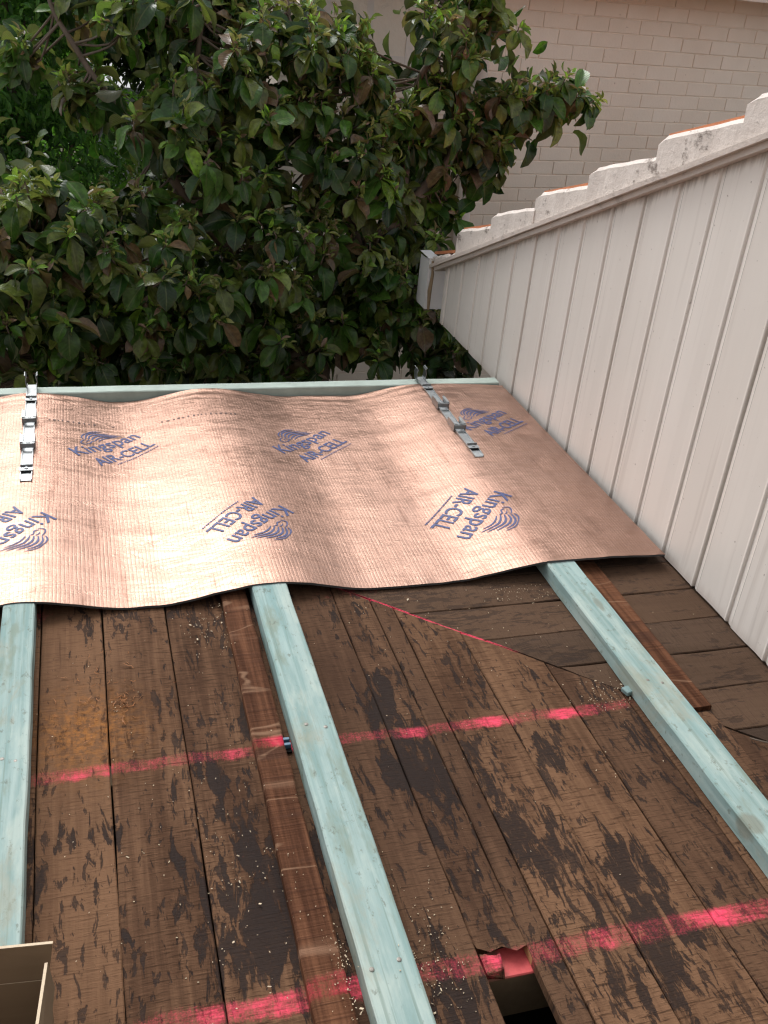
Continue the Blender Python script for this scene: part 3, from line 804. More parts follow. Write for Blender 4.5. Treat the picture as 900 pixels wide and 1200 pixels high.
# stepped verge tiles bedded in painted mortar
steps = [(4.360, 4.052)] + [(4.040 - 0.3655 * k, 4.040 - 0.3655 * (k + 1)) for k in range(0, 16)]
for i, (ya, yb) in enumerate(steps):
    zt0 = wall_top(ya) + (0.138 if i else 0.085)
    zt1 = zt0 + 0.300 * (ya - yb)
    n = 12; V, F = [], []
    rr = random.Random(i)
    xo = WX - 0.006 - rr.uniform(0, 0.006); th = 0.10
    yb2 = yb - 0.012
    for k in range(n + 1):
        t = k / n; y = ya + (yb2 - ya) * t
        lean = 0.0
        zt = zt0 + (zt1 - zt0) * t + 0.006 * mnoise.noise(Vector((y * 9, i, 0)))
        if i == 0: zt -= 0.03 * max(0, mnoise.noise(Vector((y * 14, 3, 0)))) + 0.02 * (1 - t)
        zb = wall_top(y) + 0.0225
        zc = zt - 0.012
        ym = y + (0.012 if k == 0 else 0.0)
        wob = 0.007 * mnoise.noise(Vector((y * 11, i * 3, 2))) - 0.010
        rd = 0.018 if k == 0 else 0.0
        V += [(xo + wob, ym - rd, zb), (xo + wob + 0.001, ym - rd * 0.6, zc - rd * 0.5), (xo + 0.010 + wob, y - rd * 1.4, zt), (xo + th, y - rd, zt), (xo + th, y, zb)]
    for k in range(n):
        for q in range(5): F.append((k * 5 + q, k * 5 + 5 + q, k * 5 + 5 + (q + 1) % 5, k * 5 + (q + 1) % 5))
    F += [(4, 3, 2, 1, 0), tuple(range(n * 5, n * 5 + 5))]
    npart('verge_mortar', mesh('verge_mortar', V, F), M['mortar'])
    # the clay tile course above it, its raw edge showing where the paint has missed it
    if i in (0, 1, 3, 5, 7, 9, 11): e0, e1 = -0.002, 0.011
    else: e0, e1 = -0.006, -0.001
    V, F = [], []
    nxx = 40
    for s, (yy, zz) in enumerate(((ya - 0.012, zt0), (yb2, zt1))):
        for k in range(nxx + 1):
            x = xo + 0.012 + 2.6 * k / nxx
            wv = 0.0 if x < WX + 0.10 else 0.018 * abs(math.sin((x - WX) * math.pi / 0.15))
            V.append((x, yy, zz + e1 + wv)); V.append((x, yy, zz + e0 + wv - (0.012 if x > WX + 0.1 else 0)))
    m2 = 2 * (nxx + 1)
    for k in range(nxx):
        a = 2 * k
        F += [(a, a + 2, m2 + a + 2, m2 + a), (a + 1, m2 + a + 1, m2 + a + 3, a + 3), (a, a + 1, a + 3, a + 2), (m2 + a, m2 + a + 2, m2 + a + 3, m2 + a + 1)]
    F += [(0, m2, m2 + 1, 1), (m2 - 2, m2 - 1, 2 * m2 - 1, 2 * m2 - 2)]
    npart('roof_tile_course', mesh('roof_tile_course', V, F), M['terracotta'])
# box gutter end at the foot of the rake
V, F = [], []
gx0, gx1, gy0, gy1, gz0, gz1, t_ = 1.548, 3.6, 4.32, 4.45, 0.02, 0.262, 0.003
box_geo(gx0, gx1, gy0, gy1, gz0, gz0 + t_, V, F)
box_geo(gx0, gx1, gy0, gy0 + t_, gz0 + t_ + 0.001, gz1, V, F)
box_geo(gx0, gx1, gy1 - t_, gy1, gz0 + t_ + 0.001, gz1 - 0.03, V, F)
box_geo(gx0, gx0 + t_, gy0 + t_ + 0.001, gy1 - t_ - 0.001, gz0 + t_ + 0.001, gz1 - 0.012, V, F)
box_geo(gx0 - 0.004, gx0 + 0.05, gy0 - 0.004, gy1 + 0.004, gz1 + 0.001, gz1 + 0.004, V, F)
npart('box_gutter', mesh('box_gutter', V, F), M['white_metal'])
V, F = [], []
tube_geo([(1.556, 4.285, 0.03), (1.553, 4.287, 0.12), (1.558, 4.284, 0.20), (1.552, 4.286, 0.26)], [0.006, 0.010, 0.007, 0.005], V, F, 7)
npart('broken_mortar', mesh('broken_mortar', V, F), M['rough_timber'])

# ------------------------------------------------------------------ brick house behind
BA = R(8.0)
bh = empty('brick_house', (2.2, 6.10, -2.8), BA)
tag(bh, 'beige painted brick house behind the tree at the upper right', 'building')
bw = link('wall', box_mesh('wall', -1.1, 6.5, 0.0045, 0.28, 0, 4.33), M['joint'], bh)
brick_me = box_mesh('brick', -0.1170, 0.1170, -0.001, 0.10, -0.0395, 0.0405, 0.0028, 1)
half_me = box_mesh('brick_half', -0.0545, 0.0545, -0.002, 0.10, -0.0375, 0.0375, 0.0035, 1)
brick_me.materials.append(M['brick']); half_me.materials.append(M['brick'])
CH, CL = 0.0865, 0.2405
WIN = (-0.85, -0.28, 3.72, 4.32)       # window opening, local x and z
SV, SF = [], []
nb_count = 0
for c in range(50):
    z = 0.04 + c * CH
    if z > 4.30: break
    xo = -1.1 + (0.12 if c % 2 else 0.0)
    k = 0
    while True:
        x = xo + 0.12 + k * CL; k += 1
        if x > 6.3: break
        if WIN[0] - 0.12 < x < WIN[1] + 0.12 and WIN[2] - 0.03 < z < WIN[3] + 0.03: continue
        vis = (0.0 < x < 2.75 and z > 2.72)
        jx_, jy_ = random.uniform(-0.002, 0.002), random.uniform(-0.0015, 0.0025)
        if vis and nb_count < 300:
            o = link('brick', brick_me, None, bw, (x + jx_, jy_, z)); nb_count += 1
            o.rotation_euler = (random.uniform(-0.004, 0.004), random.uniform(-0.004, 0.004), random.uniform(-0.004, 0.004))
        else:
            box_geo(x - 0.115 + jx_, x + 0.115 + jx_, jy_, 0.10, z - 0.0375, z + 0.0375, SV, SF)
bs = link('bricks', mesh('bricks', SV, SF), M['brick'], bw); bs['kind'] = 'stuff'
V, F = [], []
ex0, ex1 = -1.6, 6.8
box_geo(ex0, ex1, -0.30, -0.275, 4.228, 4.44, V, F); box_geo(ex0, ex1, -0.274, 0.30, 4.335, 4.36, V, F)
link('eave', mesh('eave', V, F), M['soffit'], bh)
V, F = [], []
V = [(ex0, -0.44, 4.445), (ex1, -0.44, 4.445), (ex1, 3.5, 5.6), (ex0, 3.5, 5.6), (ex0, -0.44, 4.47), (ex1, -0.44, 4.47), (ex1, 3.5, 5.625), (ex0, 3.5, 5.625)]
F = [(0, 3, 2, 1), (4, 5, 6, 7), (0, 1, 5, 4), (1, 2, 6, 5), (2, 3, 7, 6), (3, 0, 4, 7)]
link('roof', mesh('roof', V, F), M['terracotta'], bh)
wn_ = empty('window', (0, 0, 0)); wn_.parent = bh
V, F = [], []
x0, x1, z0, z1 = WIN
box_geo(x0, x0 + 0.045, 0.0, 0.06, z0, z1, V, F); box_geo(x1 - 0.045, x1, 0.0, 0.06, z0, z1, V, F)
box_geo(x0 + 0.046, x1 - 0.046, 0.0, 0.06, z0, z0 + 0.05, V, F); box_geo(x0 + 0.046, x1 - 0.046, 0.0, 0.06, z1 - 0.05, z1, V, F)
box_geo((x0 + x1) / 2 - 0.02, (x0 + x1) / 2 + 0.02, 0.004, 0.05, z0 + 0.051, z1 - 0.051, V, F)
link('window_frame', mesh('window_frame', V, F), M['soffit'], wn_)
link('pane', box_mesh('pane', x0 + 0.04, x1 - 0.04, -0.0 + 0.02, 0.03, z0 + 0.04, z1 - 0.04), M['glass'], wn_)
V, F = [], []
tube_geo([(0.16, -0.055, 0), (0.16, -0.055, 3.0), (0.16, -0.055, 4.1), (0.16, -0.20, 4.24), (0.16, -0.38, 4.30)], [0.046] * 5, V, F, 14)
link('downpipe', mesh('downpipe', V, F, True), M['soffit'], bh)

# ------------------------------------------------------------------ leaves
def leaf_template(nl, nw, width, fold, droop, wave, seed, tw=0.0):
    rr = random.Random(seed); V, UV, F = [], [], []
    ph = rr.uniform(0, 6)
    for i in range(nl + 1):
        v = i / nl
        half = width * 0.86 * (math.sin(math.pi * (v ** 1.18) * 0.955 + 0.045) ** 0.66)
        if i == 0: half = 0.015
        if i == nl: half = 0.012
        for j in range(nw + 1):
            u = 2 * j / nw - 1
            x = half * u
            z = fold * abs(u) * half * 2 - droop * v * v + wave * math.sin(v * 9 + ph) * u * abs(u)
            zc = -droop * v * v; ca, sa = math.cos(tw * v), math.sin(tw * v); zr = z - zc
            x, z = x * ca - zr * sa, zc + x * sa + zr * ca
            V.append((x, v - 0.12 * droop * v ** 3, z)); UV.append(((u + 1) / 2, v))
    for i in range(nl):
        for j in range(nw):
            a = i * (nw + 1) + j; F.append((a, a + 1, a + nw + 2, a + nw + 1))
    return np.array(V), np.array(UV), np.array(F)
TPL = [leaf_template(6, 4, 0.34, 0.25, 0.25, 0.03, 1, 0.4), leaf_template(6, 4, 0.39, 0.12, 0.42, 0.05, 2, -0.3),
       leaf_template(6, 4, 0.29, 0.45, 0.15, 0.035, 3, -0.6), leaf_template(6, 4, 0.37, 0.28, 0.62, 0.06, 4, 0.7)]
TPY = [leaf_template(4, 2, 0.20, 0.5, 0.25, 0.0, 5)] * 4
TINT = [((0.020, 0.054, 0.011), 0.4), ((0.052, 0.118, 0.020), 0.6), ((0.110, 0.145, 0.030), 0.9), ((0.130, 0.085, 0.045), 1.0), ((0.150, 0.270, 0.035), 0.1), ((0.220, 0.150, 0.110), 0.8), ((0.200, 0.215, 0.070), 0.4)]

NT0 = len(TINT)
TINT = [(tuple(c * k for c in col), a) for k in (1.0, 0.72, 1.45) for col, a in TINT]      # darker and lighter leaves of each kind
def shade(ci): return ci + NT0 * int(rng.integers(0, 3))

def frame_from(d, up):
    d = d / np.linalg.norm(d); x = np.cross(d, up); n = np.linalg.norm(x)
    if n < 1e-4: x = np.cross(d, np.array([1.0, 0.1, 0])); n = np.linalg.norm(x)
    x /= n; z = np.cross(x, d)
    return np.stack([x, d, z], axis=1)      # columns: local x, y, z

def write_leaves(name, leaves, tpls, mat, parent):
    """one mesh out of (position, frame, size, template, tint) records"""
    Vs, Us, Fs, Cs = [], [], [], []; base = 0
    for p, fr, s, ti, ci in leaves:
        V, U, F = tpls[ti]
        Vs.append((V * s) @ fr.T + p); Us.append(U[F.ravel()]); Fs.append(F + base); base += len(V)
        c, a = ci if isinstance(ci, tuple) else TINT[ci]
        Cs.append(np.tile(np.array([*c, a]), (len(V), 1)))
    Vs = np.concatenate(Vs); Us = np.concatenate(Us); Fs = np.concatenate(Fs); Cs = np.concatenate(Cs)
    me = bpy.data.meshes.new(name)
    me.vertices.add(len(Vs)); me.vertices.foreach_set('co', Vs.astype(np.float32).ravel())
    me.loops.add(Fs.size); me.loops.foreach_set('vertex_index', Fs.astype(np.int32).ravel())
    me.polygons.add(len(Fs)); me.polygons.foreach_set('loop_start', np.arange(0, Fs.size, 4, dtype=np.int32))
    me.update(calc_edges=True)
    me.polygons.foreach_set('use_smooth', np.ones(len(Fs), dtype=bool))
    uv = me.uv_layers.new(name='UVMap'); uv.data.foreach_set('uv', Us.astype(np.float32).ravel())
    ca = me.attributes.new('tint', 'FLOAT_COLOR', 'POINT'); ca.data.foreach_set('color', Cs.astype(np.float32).ravel())
    me.materials.append(mat); me.update()
    return link(name, me, None, parent)

ROTN = np.array(ROT)
def visible_rank(leaves, n_best):
    """which leaves cover most of the picture: a coarse depth buffer over all of them"""
    P = np.array([l[0] for l in leaves]); FR = np.array([l[1] for l in leaves]); SZ = np.array([l[2] for l in leaves])
    cells = {}
    gu, gv = np.meshgrid(np.linspace(-0.22, 0.22, 5), np.linspace(0.1, 0.95, 9)); gu = gu.ravel(); gv = gv.ravel()
    loc = np.stack([gu, gv, -0.2 * gv * gv], 1)
    W = P[:, None, :] + np.einsum('nij,kj->nki', FR, loc) * SZ[:, None, None]
    C = (W - np.array([0, 0, CAM_H])) @ ROTN.T
    X = (450 + 1155.98 * C[..., 0] / C[..., 2]) / 4; Y = (600 + 1155.98 * C[..., 1] / C[..., 2]) / 4
    ok = (X >= 0) & (X < 225) & (Y >= 0) & (Y < 112)
    ids = np.repeat(np.arange(len(P)), len(loc)).reshape(X.shape)
    cell = (Y.astype(int) * 225 + X.astype(int))[ok]; dep = C[..., 2][ok]; idv = ids[ok]
    order = np.argsort(-dep); buf = np.full(225 * 300, -1); buf[cell[order]] = idv[order]
    cnt = np.bincount(buf[buf >= 0], minlength=len(P))
    return set(np.argsort(-cnt)[:n_best].tolist()), cnt

# ------------------------------------------------------------------ the big-leaved tree
tree = empty('broadleaf_tree', (1.15, 4.78, -2.8))
tag(tree, 'large-leaved dark green and bronze tree filling the upper left, behind the roof edge', 'tree')
TI = Matrix.Translation((-1.15, -4.78, 2.8))
def tpart(o): o.parent = tree; o.matrix_parent_inverse = TI; return o
LIMBS = [
    ([(1.10, 4.80, -2.85), (1.12, 4.80, -1.6), (1.15, 4.75, -0.506), (1.198, 4.75, -0.294), (1.362, 4.75, -0.044), (1.359, 4.70, 0.209), (1.49, 4.70, 0.357), (1.682, 4.75, 0.556), (1.832, 4.80, 0.733), (2.07, 4.80, 0.804), (2.392, 4.80, 0.939)], 0.085, 0.009),
    ([(1.354, 4.70, 0.166), (1.209, 4.70, 0.371), (1.07, 4.70, 0.602), (0.975, 4.70, 0.893), (0.934, 4.75, 1.163), (0.895, 4.80, 1.353)], 0.035, 0.008),
    ([(1.49, 4.70, 0.357), (1.548, 4.80, 0.642), (1.566, 4.80, 0.951), (1.614, 4.80, 1.082), (1.645, 4.90, 1.329)], 0.032, 0.008),
    ([(1.198, 4.75, -0.294), (0.787, 4.60, 0.064), (0.539, 4.55, 0.351), (0.392, 4.55, 0.605), (0.509, 4.60, 0.981), (0.557, 4.70, 1.301)], 0.042, 0.007),
    ([(0.787, 4.60, 0.064), (0.301, 4.45, 0.144), (-0.022, 4.30, 0.258), (-0.22, 4.25, 0.304)], 0.026, 0.007),
    ([(0.539, 4.55, 0.351), (0.225, 4.70, 0.748), (-0.019, 4.80, 1.076), (-0.076, 4.90, 1.242)], 0.022, 0.007),
    ([(1.198, 4.75, -0.294), (1.423, 4.65, -0.283), (1.679, 4.60, -0.222), (1.904, 4.60, -0.318)], 0.024, 0.007),
    ([(1.198, 4.75, -0.30), (0.882, 4.60, -0.325), (0.374, 4.50, -0.194), (-0.048, 4.40, -0.194)], 0.026, 0.007)]
LP = []
for i, (pts, r0, r1) in enumerate(LIMBS):
    path = smooth_path(pts, 6)
    path = [p + Vector((mnoise.noise(p * 4), mnoise.noise(p * 4 + Vector((9, 0, 0))), mnoise.noise(p * 4 + Vector((0, 9, 0))))) * 0.02 for p in path]
    n = len(path); V, F = [], []
    rad = [r0 + (r1 - r0) * (k / (n - 1)) ** 0.75 for k in range(n)]
    rad = [r * (1 + 0.12 * mnoise.noise(path[k] * 11)) for k, r in enumerate(rad)]
    tube_geo(path, rad, V, F, 10)
    tpart(link('trunk' if i == 0 else 'branch', mesh('trunk' if i == 0 else 'branch', V, F, True), M['bark']))
    LP += [np.array(p) for p in path if p.z > -0.6]
LPA = np.array(LP)
BLOBS = [(-0.198, 4.25, 0.163, 0.389), (0.186, 4.3, 0.261, 0.363), (-0.114, 4.2, 0.388, 0.24), (0.179, 4.4, -0.075, 0.345), (0.645, 4.45, -0.013, 0.396), (-0.291, 4.3, -0.114, 0.257), (0.496, 4.5, 0.582, 0.315), (0.714, 4.5, 0.837, 0.311), (0.382, 4.4, 0.834, 0.175), (0.58, 4.6, 1.117, 0.268), (0.285, 4.6, 1.128, 0.158), (0.071, 4.8, 0.83, 0.167), (1.047, 4.6, 0.62, 0.331), (0.967, 4.7, 1.068, 0.282), (1.257, 4.7, 0.836, 0.255), (0.883, 4.5, 0.294, 0.294), (1.257, 4.6, 0.514, 0.22), (1.671, 4.8, 1.14, 0.238), (1.89, 4.8, 1.246, 0.167), (1.664, 4.8, 0.842, 0.225), (1.971, 4.8, 0.858, 0.187), (2.208, 4.8, 0.929, 0.159), (2.382, 4.8, 0.919, 0.119), (1.911, 4.8, 0.657, 0.161), (1.561, 4.8, 0.602, 0.209), (1.814, 4.9, 0.447, 0.131), (1.241, 4.7, -0.095, 0.259), (1.406, 4.6, -0.242, 0.217), (1.808, 4.6, -0.316, 0.17), (0.922, 4.6, -0.237, 0.296), (0.493, 4.5, -0.281, 0.244), (-0.014, 4.4, -0.235, 0.232), (0.604, 4.9, 1.30, 0.20), (1.80, 4.9, 1.36, 0.16), (0.08, 4.9, 1.20, 0.16), (-0.217, 4.9, 0.971, 0.092),
         (1.17, 4.8, 1.12, 0.15), (1.33, 4.85, 0.98, 0.13), (1.52, 4.62, 0.22, 0.17), (1.40, 4.55, 0.06, 0.19), (1.62, 4.85, 0.12, 0.20), (1.78, 4.88, 0.36, 0.14), (1.52, 4.6, -0.12, 0.17), (1.70, 4.6, -0.18, 0.15), (2.00, 4.8, 0.76, 0.14), (1.25, 4.5, 0.22, 0.20),
         (-0.75, 4.3, 0.2, 0.40), (-0.75, 4.5, -0.3, 0.35)]
leaves, young, twigs = [], [], []
for bx, by, bz, br in BLOBS:
    nr = max(5, int(30 * (br / 0.3) ** 2))
    for _ in range(nr):
        d = rng.normal(size=3); d /= np.linalg.norm(d)
        if d[2] < -0.3 and rng.random() < 0.6: d[2] = -d[2]
        r = br * (0.45 + 0.55 * rng.random() ** 0.6)
        tip = np.array([bx, by, bz]) + d * r * np.array([1, 0.95, 0.9])
        if tip[1] < 3.62: tip[1] = 3.62 + rng.random() * 0.15
        near = LPA[np.argmin(((LPA - tip) ** 2).sum(1))]
        ax = d * 0.6 + np.array([0, -0.15, 0.75]) + rng.normal(size=3) * 0.25
        ax /= np.linalg.norm(ax)
        twigs.append((near, tip, ax))
        fr = frame_from(ax, np.array([0.3, 0.2, 0.1]))
        nl = rng.integers(6, 10); a0 = rng.random() * 6.28
        tone = rng.random()
        for k in range(nl):
            a = a0 + k * 2.4 + rng.normal() * 0.2
            el = rng.uniform(-0.35, 0.55)
            dv = (fr[:, 0] * math.cos(a) + fr[:, 2] * math.sin(a)) * math.cos(el) + ax * math.sin(el)
            dv = dv + np.array([0, 0, -rng.uniform(0.15, 0.85)])
            dv /= np.linalg.norm(dv)
            nrm = ax * 0.6 + np.array([0, -0.1, 0.8]) + rng.normal(size=3) * 0.25
            lf = frame_from(dv, nrm)
            size = rng.uniform(0.060, 0.145)
            q = rng.random()
            if tone < 0.20: ci = 3 if q < 0.20 else (5 if q < 0.30 else (2 if q < 0.75 else 1))
            elif tone < 0.30: ci = 4 if q < 0.35 else 1
            else: ci = 0 if q < 0.38 else (1 if q < 0.76 else (2 if q < 0.96 else 3))
            leaves.append((tip - ax * rng.uniform(0, 0.05) + dv * 0.012, lf, size, int(rng.integers(0, 4)), shade(ci)))
        for k in range(rng.integers(7, 15)):
            a = rng.random() * 6.28; el = rng.uniform(0.3, 1.3)
            dv = (fr[:, 0] * math.cos(a) + fr[:, 2] * math.sin(a)) * math.cos(el) + ax * math.sin(el)
            lf = frame_from(dv, ax + rng.normal(size=3) * 0.4)
            young.append((tip + ax * 0.01 + rng.normal(size=3) * 0.012, lf, rng.uniform(0.024, 0.066), 0, shade(int(rng.choice([2, 6, 6, 5, 4, 4, 1])))))
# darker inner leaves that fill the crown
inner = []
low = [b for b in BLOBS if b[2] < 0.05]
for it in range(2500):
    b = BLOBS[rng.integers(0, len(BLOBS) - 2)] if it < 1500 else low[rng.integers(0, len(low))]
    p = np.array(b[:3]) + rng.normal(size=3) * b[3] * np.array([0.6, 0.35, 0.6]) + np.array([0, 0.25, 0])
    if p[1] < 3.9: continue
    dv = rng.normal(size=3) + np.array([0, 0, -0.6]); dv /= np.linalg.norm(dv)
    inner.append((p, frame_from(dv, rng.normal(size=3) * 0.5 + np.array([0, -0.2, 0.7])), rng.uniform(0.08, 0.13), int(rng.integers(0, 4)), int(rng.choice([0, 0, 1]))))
best, cnt = visible_rank(leaves + inner, 300)
LEAFME = {}
all_l = leaves + inner
for i in sorted(best):
    p, fr, s, ti, ci = all_l[i]
    key = (ti, ci)
    if key not in LEAFME:
        o = write_leaves('leaf', [(np.zeros(3), np.eye(3), 1.0, ti, ci)], TPL, M['leaf'], None)
        LEAFME[key] = o.data; bpy.data.objects.remove(o)
    o = bpy.data.objects.new('leaf', LEAFME[key]); COL.objects.link(o)
    mw = Matrix([[fr[r][c] * s for c in range(3)] + [p[r]] for r in range(3)] + [[0, 0, 0, 1]])
    o.parent = tree; o.matrix_parent_inverse = TI; o.matrix_basis = mw
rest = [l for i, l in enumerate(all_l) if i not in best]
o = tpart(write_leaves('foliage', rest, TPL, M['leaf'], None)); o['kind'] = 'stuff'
o = tpart(write_leaves('young_foliage', young, TPY, M['leaf'], None)); o['kind'] = 'stuff'
V, F = [], []
for a, b, ax in twigs:
    a = Vector(a); b = Vector(b); ax = Vector(ax); L = (b - a).length
    mid = a.lerp(b, 0.6) - ax * min(0.08, L * 0.3) + Vector(rng.normal(size=3)) * 0.015
    pts = smooth_path([a, mid, b - ax * 0.05, b], 3)
    tube_geo(pts, [0.006 - 0.0035 * k / (len(pts) - 1) for k in range(len(pts))], V, F, 5, False)
o = tpart(link('twigs', mesh('twigs', V, F, True), M['bark'])); o['kind'] = 'stuff'

# ------------------------------------------------------------------ planting farther back
def bush(name, label, cat, base, blobs, n, size, tints, tpls, mat, trunk=None, grp=None, seed=1, droop=0.3):
    rg = np.random.default_rng(seed)
    root = empty(name, base); tag(root, label, cat, grp)
    inv = Matrix.Translation(-Vector(base))
    L = []
    vol = np.array([b[3] ** 2 * (b[4] if len(b) > 4 else 1) for b in blobs]); vol /= vol.sum()
    for _ in range(n):
        b = blobs[rg.choice(len(blobs), p=vol)]
        d = rg.normal(size=3); d /= np.linalg.norm(d)
        r = b[3] * (0.35 + 0.65 * rg.random() ** 0.5) * (0.85 + 0.3 * mnoise.noise(Vector((d[0] * 2.5 + b[0], d[1] * 2.5 + b[1], d[2] * 2.5 + b[2]))))
        p = np.array(b[:3]) + d * r
        dv = rg.normal(size=3) * 0.8 + d * 0.7 + np.array([0, 0, -droop]); dv /= np.linalg.norm(dv)
        lf = frame_from(dv, d * 0.5 + np.array([0, 0, 0.7]) + rg.normal(size=3) * 0.3)
        L.append((p, lf, rg.uniform(*size), int(rg.integers(0, 4)), tints[rg.integers(0, len(tints))]))
    f = write_leaves('crown', L, tpls, mat, None); f.parent = root; f.matrix_parent_inverse = inv; f['kind'] = 'stuff'
    V, F = [], []
    bx, by, bz = base
    top = max(b[2] for b in blobs)
    tube_geo(smooth_path([(bx, by, bz - 0.05), (bx + 0.05, by + 0.03, (bz + top) / 2), (bx, by, top)], 4), [0.09 - 0.06 * k / 8 for k in range(9)], V, F, 8)
    for b in blobs:
        tube_geo(smooth_path([(bx, by, bz + (top - bz) * 0.45), ((bx + b[0]) / 2, (by + b[1]) / 2, (bz + b[2]) / 2 + 0.3), b[:3]], 4), [0.035 - 0.028 * k / 8 for k in range(9)], V, F, 6)
    o = link('trunk', mesh('trunk', V, F, True), M['bark']); o.parent = root; o.matrix_parent_inverse = inv
    return root
DG = [((0.016, 0.034, 0.014), 0.1), ((0.022, 0.048, 0.017), 0.1), ((0.030, 0.058, 0.020), 0.2)]
MG = [((0.060, 0.165, 0.036), 0.0), ((0.085, 0.215, 0.045), 0.0), ((0.120, 0.260, 0.055), 0.0), ((0.040, 0.115, 0.026), 0.0)]
bush('leafy_tree', 'fine-leaved mid green tree glimpsed behind the big leaves, top left corner', 'tree', (-0.5, 9.2, -2.8),
     [(-0.6, 9.2, 0.6, 0.9), (-0.1, 9.4, -0.2, 0.8), (-1.2, 9.0, -0.2, 0.9), (0.2, 9.3, 1.0, 0.5), (-0.3, 9.3, 1.5, 0.8), (-1.5, 9.2, 1.2, 0.8)], 15000, (0.07, 0.12), MG, TPY, M['leaf_fine'], seed=3)
bush('evergreen_tree', 'dark evergreen tree standing deep behind the big-leaved tree, top left of centre', 'tree', (1.3, 10.5, -2.8),
     [(1.2, 10.5, 0.9, 1.0), (0.5, 10.8, 1.4, 0.8), (0.60, 10.6, 0.75, 0.55, 2.5), (0.9, 10.6, 0.4, 0.45, 2.0), (2.2, 10.8, 0.6, 0.8), (1.2, 10.5, -0.7, 1.1), (2.2, 10.8, -0.9, 1.0)], 10000, (0.10, 0.16), DG, TPY, M['leaf_fine'], seed=4)
bush('garden_shrub', 'dark shrub mass low behind the roof edge on the left', 'shrub', (-0.3, 5.9, -2.8),
     [(-0.4, 5.9, -0.5, 0.65), (0.3, 6.0, -0.7, 0.6), (-1.0, 6.0, -0.3, 0.6), (-0.5, 6.1, 0.0, 0.5)], 1500, (0.08, 0.13), DG, TPL, M['leaf'], seed=5)
bush('garden_shrub', 'dark shrub low behind the tree trunk at mid roof edge', 'shrub', (0.95, 5.7, -2.8),
     [(0.9, 5.7, -0.75, 0.55), (0.6, 5.9, -0.2, 0.5), (1.2, 5.8, -1.2, 0.5)], 1100, (0.08, 0.13), DG, TPL, M['leaf'], seed=6)
bush('climbing_shrub', 'small leafy shrub under the end of the cream wall', 'shrub', (2.0, 4.75, -2.8),
     [(1.75, 4.55, -0.42, 0.16), (1.95, 4.6, -0.62, 0.22), (1.62, 4.5, -0.62, 0.18)], 130, (0.07, 0.12), [((0.020, 0.050, 0.018), 0.2), ((0.036, 0.082, 0.026), 0.2)], TPL, M['leaf'], seed=8)

for (tx, ty, sc, sd_, lb) in ((-3.2, 12.5, 1.25, 21, 'broad dark tree far behind, beyond the left edge of the roof'), (-0.9, 15.5, 1.5, 22, 'tall green tree farthest back behind the fine-leaved tree'),
                              (2.6, 16.0, 1.5, 23, 'dark tree far behind the big-leaved trunk, left of the brick house')):
    bush('far_tree', lb, 'tree', (tx, ty, -2.8), [(tx, ty, 1.2, 1.3 * sc), (tx - 1.0 * sc, ty, 0.2, 1.1 * sc), (tx + 1.0 * sc, ty, 0.0, 1.2 * sc), (tx, ty, -1.2, 1.2 * sc)], 6500, (0.18, 0.30), DG, TPY, M['leaf_fine'], seed=sd_)
# pale outbuilding far behind and a steel post by the house
sh = empty('garden_shed', (0.70, 12.2, -2.8)); tag(sh, 'tiny pale grey outbuilding glimpsed through the leaves at upper left', 'shed')
SI = Matrix.Translation((-0.70, -12.2, 2.8))
o = link('wall', box_mesh('wall', 0.25, 1.3, 12.0, 13.2, -2.8, -0.05, 0.01, 1), M['pale_shed'], sh); o.matrix_parent_inverse = SI
V = [(0.15, 11.9, -0.04), (1.4, 11.9, -0.04), (1.4, 13.3, 0.28), (0.15, 13.3, 0.28), (0.15, 11.9, -0.0), (1.4, 11.9, -0.0), (1.4, 13.3, 0.32), (0.15, 13.3, 0.32)]
o = link('roof', mesh('roof', V, [(0, 3, 2, 1), (4, 5, 6, 7), (0, 1, 5, 4), (1, 2, 6, 5), (2, 3, 7, 6), (3, 0, 4, 7)]), M['roof_metal'], sh); o.matrix_parent_inverse = SI
V, F = [], []
tube_geo([(1.16, 5.52, -2.85), (1.16, 5.52, 0.30)], [0.03, 0.03], V, F, 14)
tube_geo([(1.16, 5.52, 0.30), (1.16, 5.52, 0.315), (1.16, 5.52, 0.33)], [0.034, 0.034, 0.015], V, F, 14)
o = link('steel_post', mesh('steel_post', V, F), M['galv']); tag(o, 'upright grey steel post half hidden among the leaves left of the trunk', 'post')

# ------------------------------------------------------------------ cardboard box
cb = empty('cardboard_box', (-0.30, 0.90, 0.0))
tag(cb, 'open brown cardboard box cut off at the lower left corner', 'box')
CI = Matrix.Translation((0.30, -0.90, 0))
def panel(name, quad, th, normal, mat=None, edge=None):
    n = Vector(normal).normalized() * th
    q = [Vector(p) for p in quad]; V = [tuple(p) for p in q] + [tuple(p + n) for p in q]
    F = [(0, 1, 2, 3), (7, 6, 5, 4), (0, 4, 5, 1), (1, 5, 6, 2), (2, 6, 7, 3), (3, 7, 4, 0)]
    me = mesh(name, V, F); me.materials.append(M['card']); me.materials.append(M['card_edge'])
    for k in (2, 3, 4, 5): me.polygons[k].material_index = 1
    bm = bmesh.new(); bm.from_mesh(me); bmesh.ops.recalc_face_normals(bm, faces=bm.faces[:]); bm.to_mesh(me); bm.free()
    o = link(name, me, None, cb); o.matrix_parent_inverse = CI
    return o
ZT, ZC = 0.25, 0.175
panel('box_side', [(-0.48, 0.978, 0.047), (-0.104, 0.944, 0.047), (-0.104, 0.944, ZC), (-0.48, 0.978, ZC)], 0.004, (0.09, 1, 0))
panel('box_flap', [(-0.48, 0.9785, ZC + 0.0005), (-0.104, 0.9445, ZC + 0.0005), (-0.093, 0.943, ZT), (-0.48, 0.977, ZT)], 0.004, (0.09, 1, 0))
